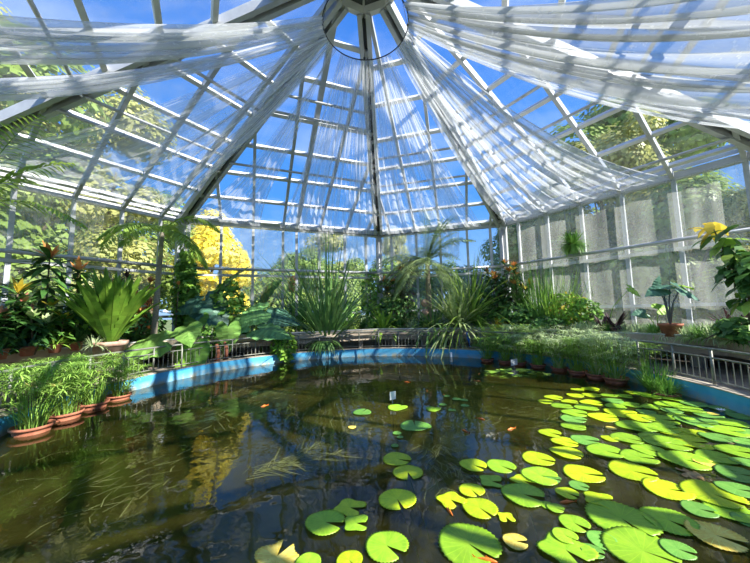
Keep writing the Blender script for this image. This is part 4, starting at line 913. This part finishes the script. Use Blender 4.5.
for i,(x,y,w_,c,an,v,lab) in enumerate(PADS):
    z=.006+.0006*(i%9)*1.5; p=at(x,y,z); q=at(x+w_/2,y,z); rad=(q-p).length
    o=mkobj('lily_pad',PM[c][v]); o.location=p; o.scale=(rad,rad*R(.94,1.05),min(rad,.35)); o.rotation_euler=(R(-.012,.012),R(-.012,.012),math.radians(an+R(-12,12)))
    grp='lily pads on the pond'
    if lab is None:
        if x>640: lab=CN[c]+' lily pad packed in the mat close to the right blue wall'; grp=CN[c]+' pads packed close to the right wall'
        elif y<412: lab=CN[c]+' small lily pad at the far edge of the mat before the bowls'; grp=CN[c]+' small pads at the far edge of the mat'
        else: lab=CN[c]+' lily pad on the loose left side of the mat'; grp=CN[c]+' pads on the loose side of the mat'
    elif 'loose mid pond group' in lab: grp='loose small pads in mid pond'
    elif lab.startswith('tiny pad between'): grp='tiny pads in mid pond'
    tag(o,lab,'lily pad',grp)
    if w_>20 and lab:
        s_=mkobj('pad_stem',PST if 'PST' in globals() else globals().setdefault('PST',(lambda mb:(mb.tube([(0,0,-.012),(.25,.5,-.25),(.5,1.2,-.6)],.008,4),mb.mesh('pad_stem','papyrus'))[1])(MB()))); s_.parent=o; s_.scale=(1,1,1/ max(.1,min(rad,.35)))
# floating lily clump by the label
p=at(514,373,.01); t=thing('lily_clump','low clump of small overlapping lily leaves beneath the second white label','lily clump',p); mb=MB()
for k in range(60):
    a=R(0,6.28); r_=R(0,1)**.6; c=Vector((r_*.85*math.cos(a),r_*.5*math.sin(a),R(.0,.09)*(1-r_))); mb.leafquad(c,(R(-.3,.3),R(-.3,.3),1),R(.10,.2),1.3)
mb.obj('foliage','bright_leaf',t)
# ------------------------------------------------------------------ outside trees
def crown(mb,rad,n,size,blobs=14,seed=1,zs=1.1):
    rr=random.Random(seed); bl=[]
    for k in range(blobs):
        a=rr.uniform(0,6.28); z=rr.uniform(-.75,.9); q=math.sqrt(max(.05,1-z*z))*rr.uniform(.25,.8); bl.append((Vector((q*math.cos(a)*rad,q*math.sin(a)*rad,z*rad*zs)),rad*rr.uniform(.28,.46)))
    for k in range(n):
        c,r=bl[k%blobs]; d=Vector((random.gauss(0,1),random.gauss(0,1),random.gauss(0,1))).normalized(); mb.leafquad(c+d*r*R(.75,1.05),d+Vector((0,0,.5)),size*R(.6,1.2),1.5)
def make_tree(name,label,rad,m,n=4200,size=.34,cz=6,seed=1,cat='tree',zs=1.1):
    t=thing(name,label,cat,group=None); mb=MB(); crown(mb,rad,n,size,seed=seed,zs=zs); o=mb.obj('crown',m,t); o.location=(0,0,cz)
    mb=MB(); mb.tube([(0,0,0),(.1,0,cz*.5),(0,.1,cz+rad*.4)],.28,8,.12)
    for k in range(5): a=R(0,6.28); mb.tube([(0,0,cz*.6),(rad*.5*math.cos(a),rad*.5*math.sin(a),cz+rad*.2)],.12,6,.04)
    mb.obj('trunk','bark',t); return t
tA=make_tree('olive_tree','x',3.4,'tree_olive',12000,.19,7.5,3,zs=1.5); tB=make_tree('green_tree','x',3.0,'tree_leaf',11000,.18,5.2,5,zs=1.2); tC=make_tree('yellow_ginkgo','x',1.9,'ginkgo',8000,.14,3.4,8,zs=1.3)
tD=make_tree('round_bush','x',3.1,'tree_leaf',9000,.17,2.6,11,zs=.85)
TR=[(tD,272,24,.9,'round bush outside behind the left end of the back wall'),(tD,318,26,1.1,'broad bush outside behind the tall spiky plant'),(tD,356,25,.85,'round bush outside just left of the centre post'),(tD,395,26,1.0,'broad bush outside right of the centre post'),(tD,440,27,.95,'round bush outside behind the feathery palm'),(tD,478,24,.8,'small bush outside before the back right corner post'),(tD,592,20,1.0,'round bush outside the right wall behind the dark bromeliads'),(tD,690,18,1.1,'round bush outside the right wall behind the potted taro'),(tA,95,21,1.05,'tall olive green tree rising highest outside the left glass wall'),(tA,40,19,.8,'olive tree outside the left wall behind the cordylines'),(tB,10,19,1.0,'dark green tree outside the left wall at the picture edge'),(tB,-60,19,1.5,'green tree off the left end of the left wall'),(tA,-150,19,1.3,'olive tree beyond the left picture edge'),(tB,150,24,1.05,'dark green tree outside behind the slender palm'),
 (tC,203,17.5,1.1,'bright yellow ginkgo outside beside the back left corner post'),(tC,232,20.5,.9,'smaller yellow ginkgo right of the brightest one'),
 (tB,292,28,.72,'green tree outside behind the dark thin back posts'),(tA,325,30,.75,'olive tree outside behind the tall spiky plant'),(tB,352,27,.66,'green tree outside just left of the centre post'),(tA,402,31,.72,'pale tree outside right of the centre post'),(tB,425,29,.5,'low green tree outside behind the feathery palm'),
 (tB,520,22,.8,'dark conifer like tree outside beyond the back right corner'),(tA,570,22,.80,'olive tree outside the right wall behind the hanging fern'),(tB,548,27,1.15,'large green tree rising above the right eave'),(tA,610,21,.85,'olive tree outside the right wall behind the first curtain'),(tB,640,24,1.62,'highest green tree seen through the right roof panes'),(tA,662,19,.8,'olive tree outside the right wall behind the potted taro'),(tB,700,19,.80,'green tree outside the right wall near the yellow tipped tree'),(tA,775,16,.42,'low olive tree outside at the right picture edge')]
fs=set()
for t,x,dd,s,lab in TR:
    d=cF+cR2*((x-375)/FP)+cU2*((281.5-300)/FP); p=EYE+d*(dd/math.hypot(d.x,d.y)*1.0); p.z=.12
    if t.name not in fs: fs.add(t.name); put(t,p,R(0,6),s); t['label']=lab; t['group']='trees outside the glasshouse'
    else: dup(t,p,R(0,6),s,lab,'trees outside the glasshouse')
# bare tree
t=thing('bare_tree','leafless tree with thin twigs against the sky outside the right wall','tree'); mb=MB()
def br(p,d,L,r,k):
    q=p+d*L; mb.tube([p,q],r,4,r*.6,False)
    if k>0:
        for j in range(3 if k>1 else 4):
            nd=(d+Vector((R(-.7,.7),R(-.7,.7),R(-.1,.5)))).normalized(); br(p+d*L*R(.5,1),nd,L*R(.6,.8),r*.6,k-1)
br(Vector((0,0,0)),Vector((0,0,1)),2.2,.12,5); mb.obj('trunk','bark',t)
p=dep(745,300,9.5); d=p-EYE; p=EYE+d.normalized()*17; p.z=.12; put(t,p,0,1.35)
t=dup(t,Vector((7.2,20,.12)),1,1.1,'leafless tree with thin twigs outside the back right corner'); 
# hedge and hills outside
for x0,x1,dd,lab in [(-60,150,16,'low hedge outside along the left wall'),(215,360,21,'low hedge outside along the back left wall'),(385,500,22,'low hedge outside along the back right wall'),(540,760,16.5,'low hedge outside along the right wall')]:
    t=thing('hedge',lab,'hedge'); mb=MB(); 
    for k in range(5000):
        x=R(x0,x1); d=cF+cR2*((x-375)/FP)+cU2*((281.5-300)/FP); q=EYE+d*((dd+R(-.7,.7))/math.hypot(d.x,d.y)); q.z=.1+R(0,2.6)*R(.7,1); mb.leafquad(q,(R(-1,1),R(-1,1),R(0,1)),.2,1.4)
    mb.obj('foliage','tree_leaf' if k%2 else 'tree_olive',t)

# ------------------------------------------------------------------ light
sun=bpy.data.lights.new('sun','SUN'); sun.energy=7.6; sun.angle=.009; sun.color=(1,.95,.86)
so=bpy.data.objects.new('sun',sun); C.objects.link(so)
SD=Vector((.70,-.38,.60)).normalized(); so.rotation_euler=SD.to_track_quat('Z','Y').to_euler()
w=bpy.data.worlds.new('sky'); sc.world=w; w.use_nodes=True; ns=w.node_tree.nodes; ls=w.node_tree.links; ns.clear()
o=ns.new('ShaderNodeOutputWorld'); b=ns.new('ShaderNodeBackground'); tc=ns.new('ShaderNodeTexCoord'); sx=ns.new('ShaderNodeSeparateXYZ'); r=ns.new('ShaderNodeValToRGB')
ls.new(tc.outputs['Generated'],sx.inputs[0]); ls.new(sx.outputs[2],r.inputs[0])
e=r.color_ramp.elements; e[0].position=0; e[0].color=(.36,.58,.88,1); e[1].position=.85; e[1].color=(.03,.16,.62,1)
q=e.new(.3); q.color=(.07,.29,.78,1)
nz=ns.new('ShaderNodeTexNoise'); nz.inputs['Scale'].default_value=2.2; nz.inputs['Detail'].default_value=5; mp=ns.new('ShaderNodeMapping'); mp.inputs['Scale'].default_value=(1,2.5,3)
ls.new(tc.outputs['Generated'],mp.inputs[0]); ls.new(mp.outputs[0],nz.inputs[0]); r2=ns.new('ShaderNodeValToRGB'); r2.color_ramp.elements[0].position=.52; r2.color_ramp.elements[1].position=.8; r2.color_ramp.elements[1].color=(.4,.4,.4,1)
ls.new(nz.outputs[0],r2.inputs[0]); mx=ns.new('ShaderNodeMixRGB'); mx.inputs[2].default_value=(.8,.88,1,1); ls.new(r2.outputs[0],mx.inputs[0]); ls.new(r.outputs[0],mx.inputs[1])
ls.new(mx.outputs[0],b.inputs[0]); b.inputs[1].default_value=.85; ls.new(b.outputs[0],o.inputs[0])
vs=sc.view_settings; vs.view_transform='Standard'; vs.look='None'; vs.gamma=1; vs.exposure=0.8; vs.use_curve_mapping=False
cy_=sc.cycles; cy_.use_denoising=True; cy_.max_bounces=10; cy_.transparent_max_bounces=40; cy_.diffuse_bounces=4; cy_.glossy_bounces=3; cy_.transmission_bounces=6; cy_.caustics_reflective=False; cy_.caustics_refractive=False; cy_.sample_clamp_indirect=6
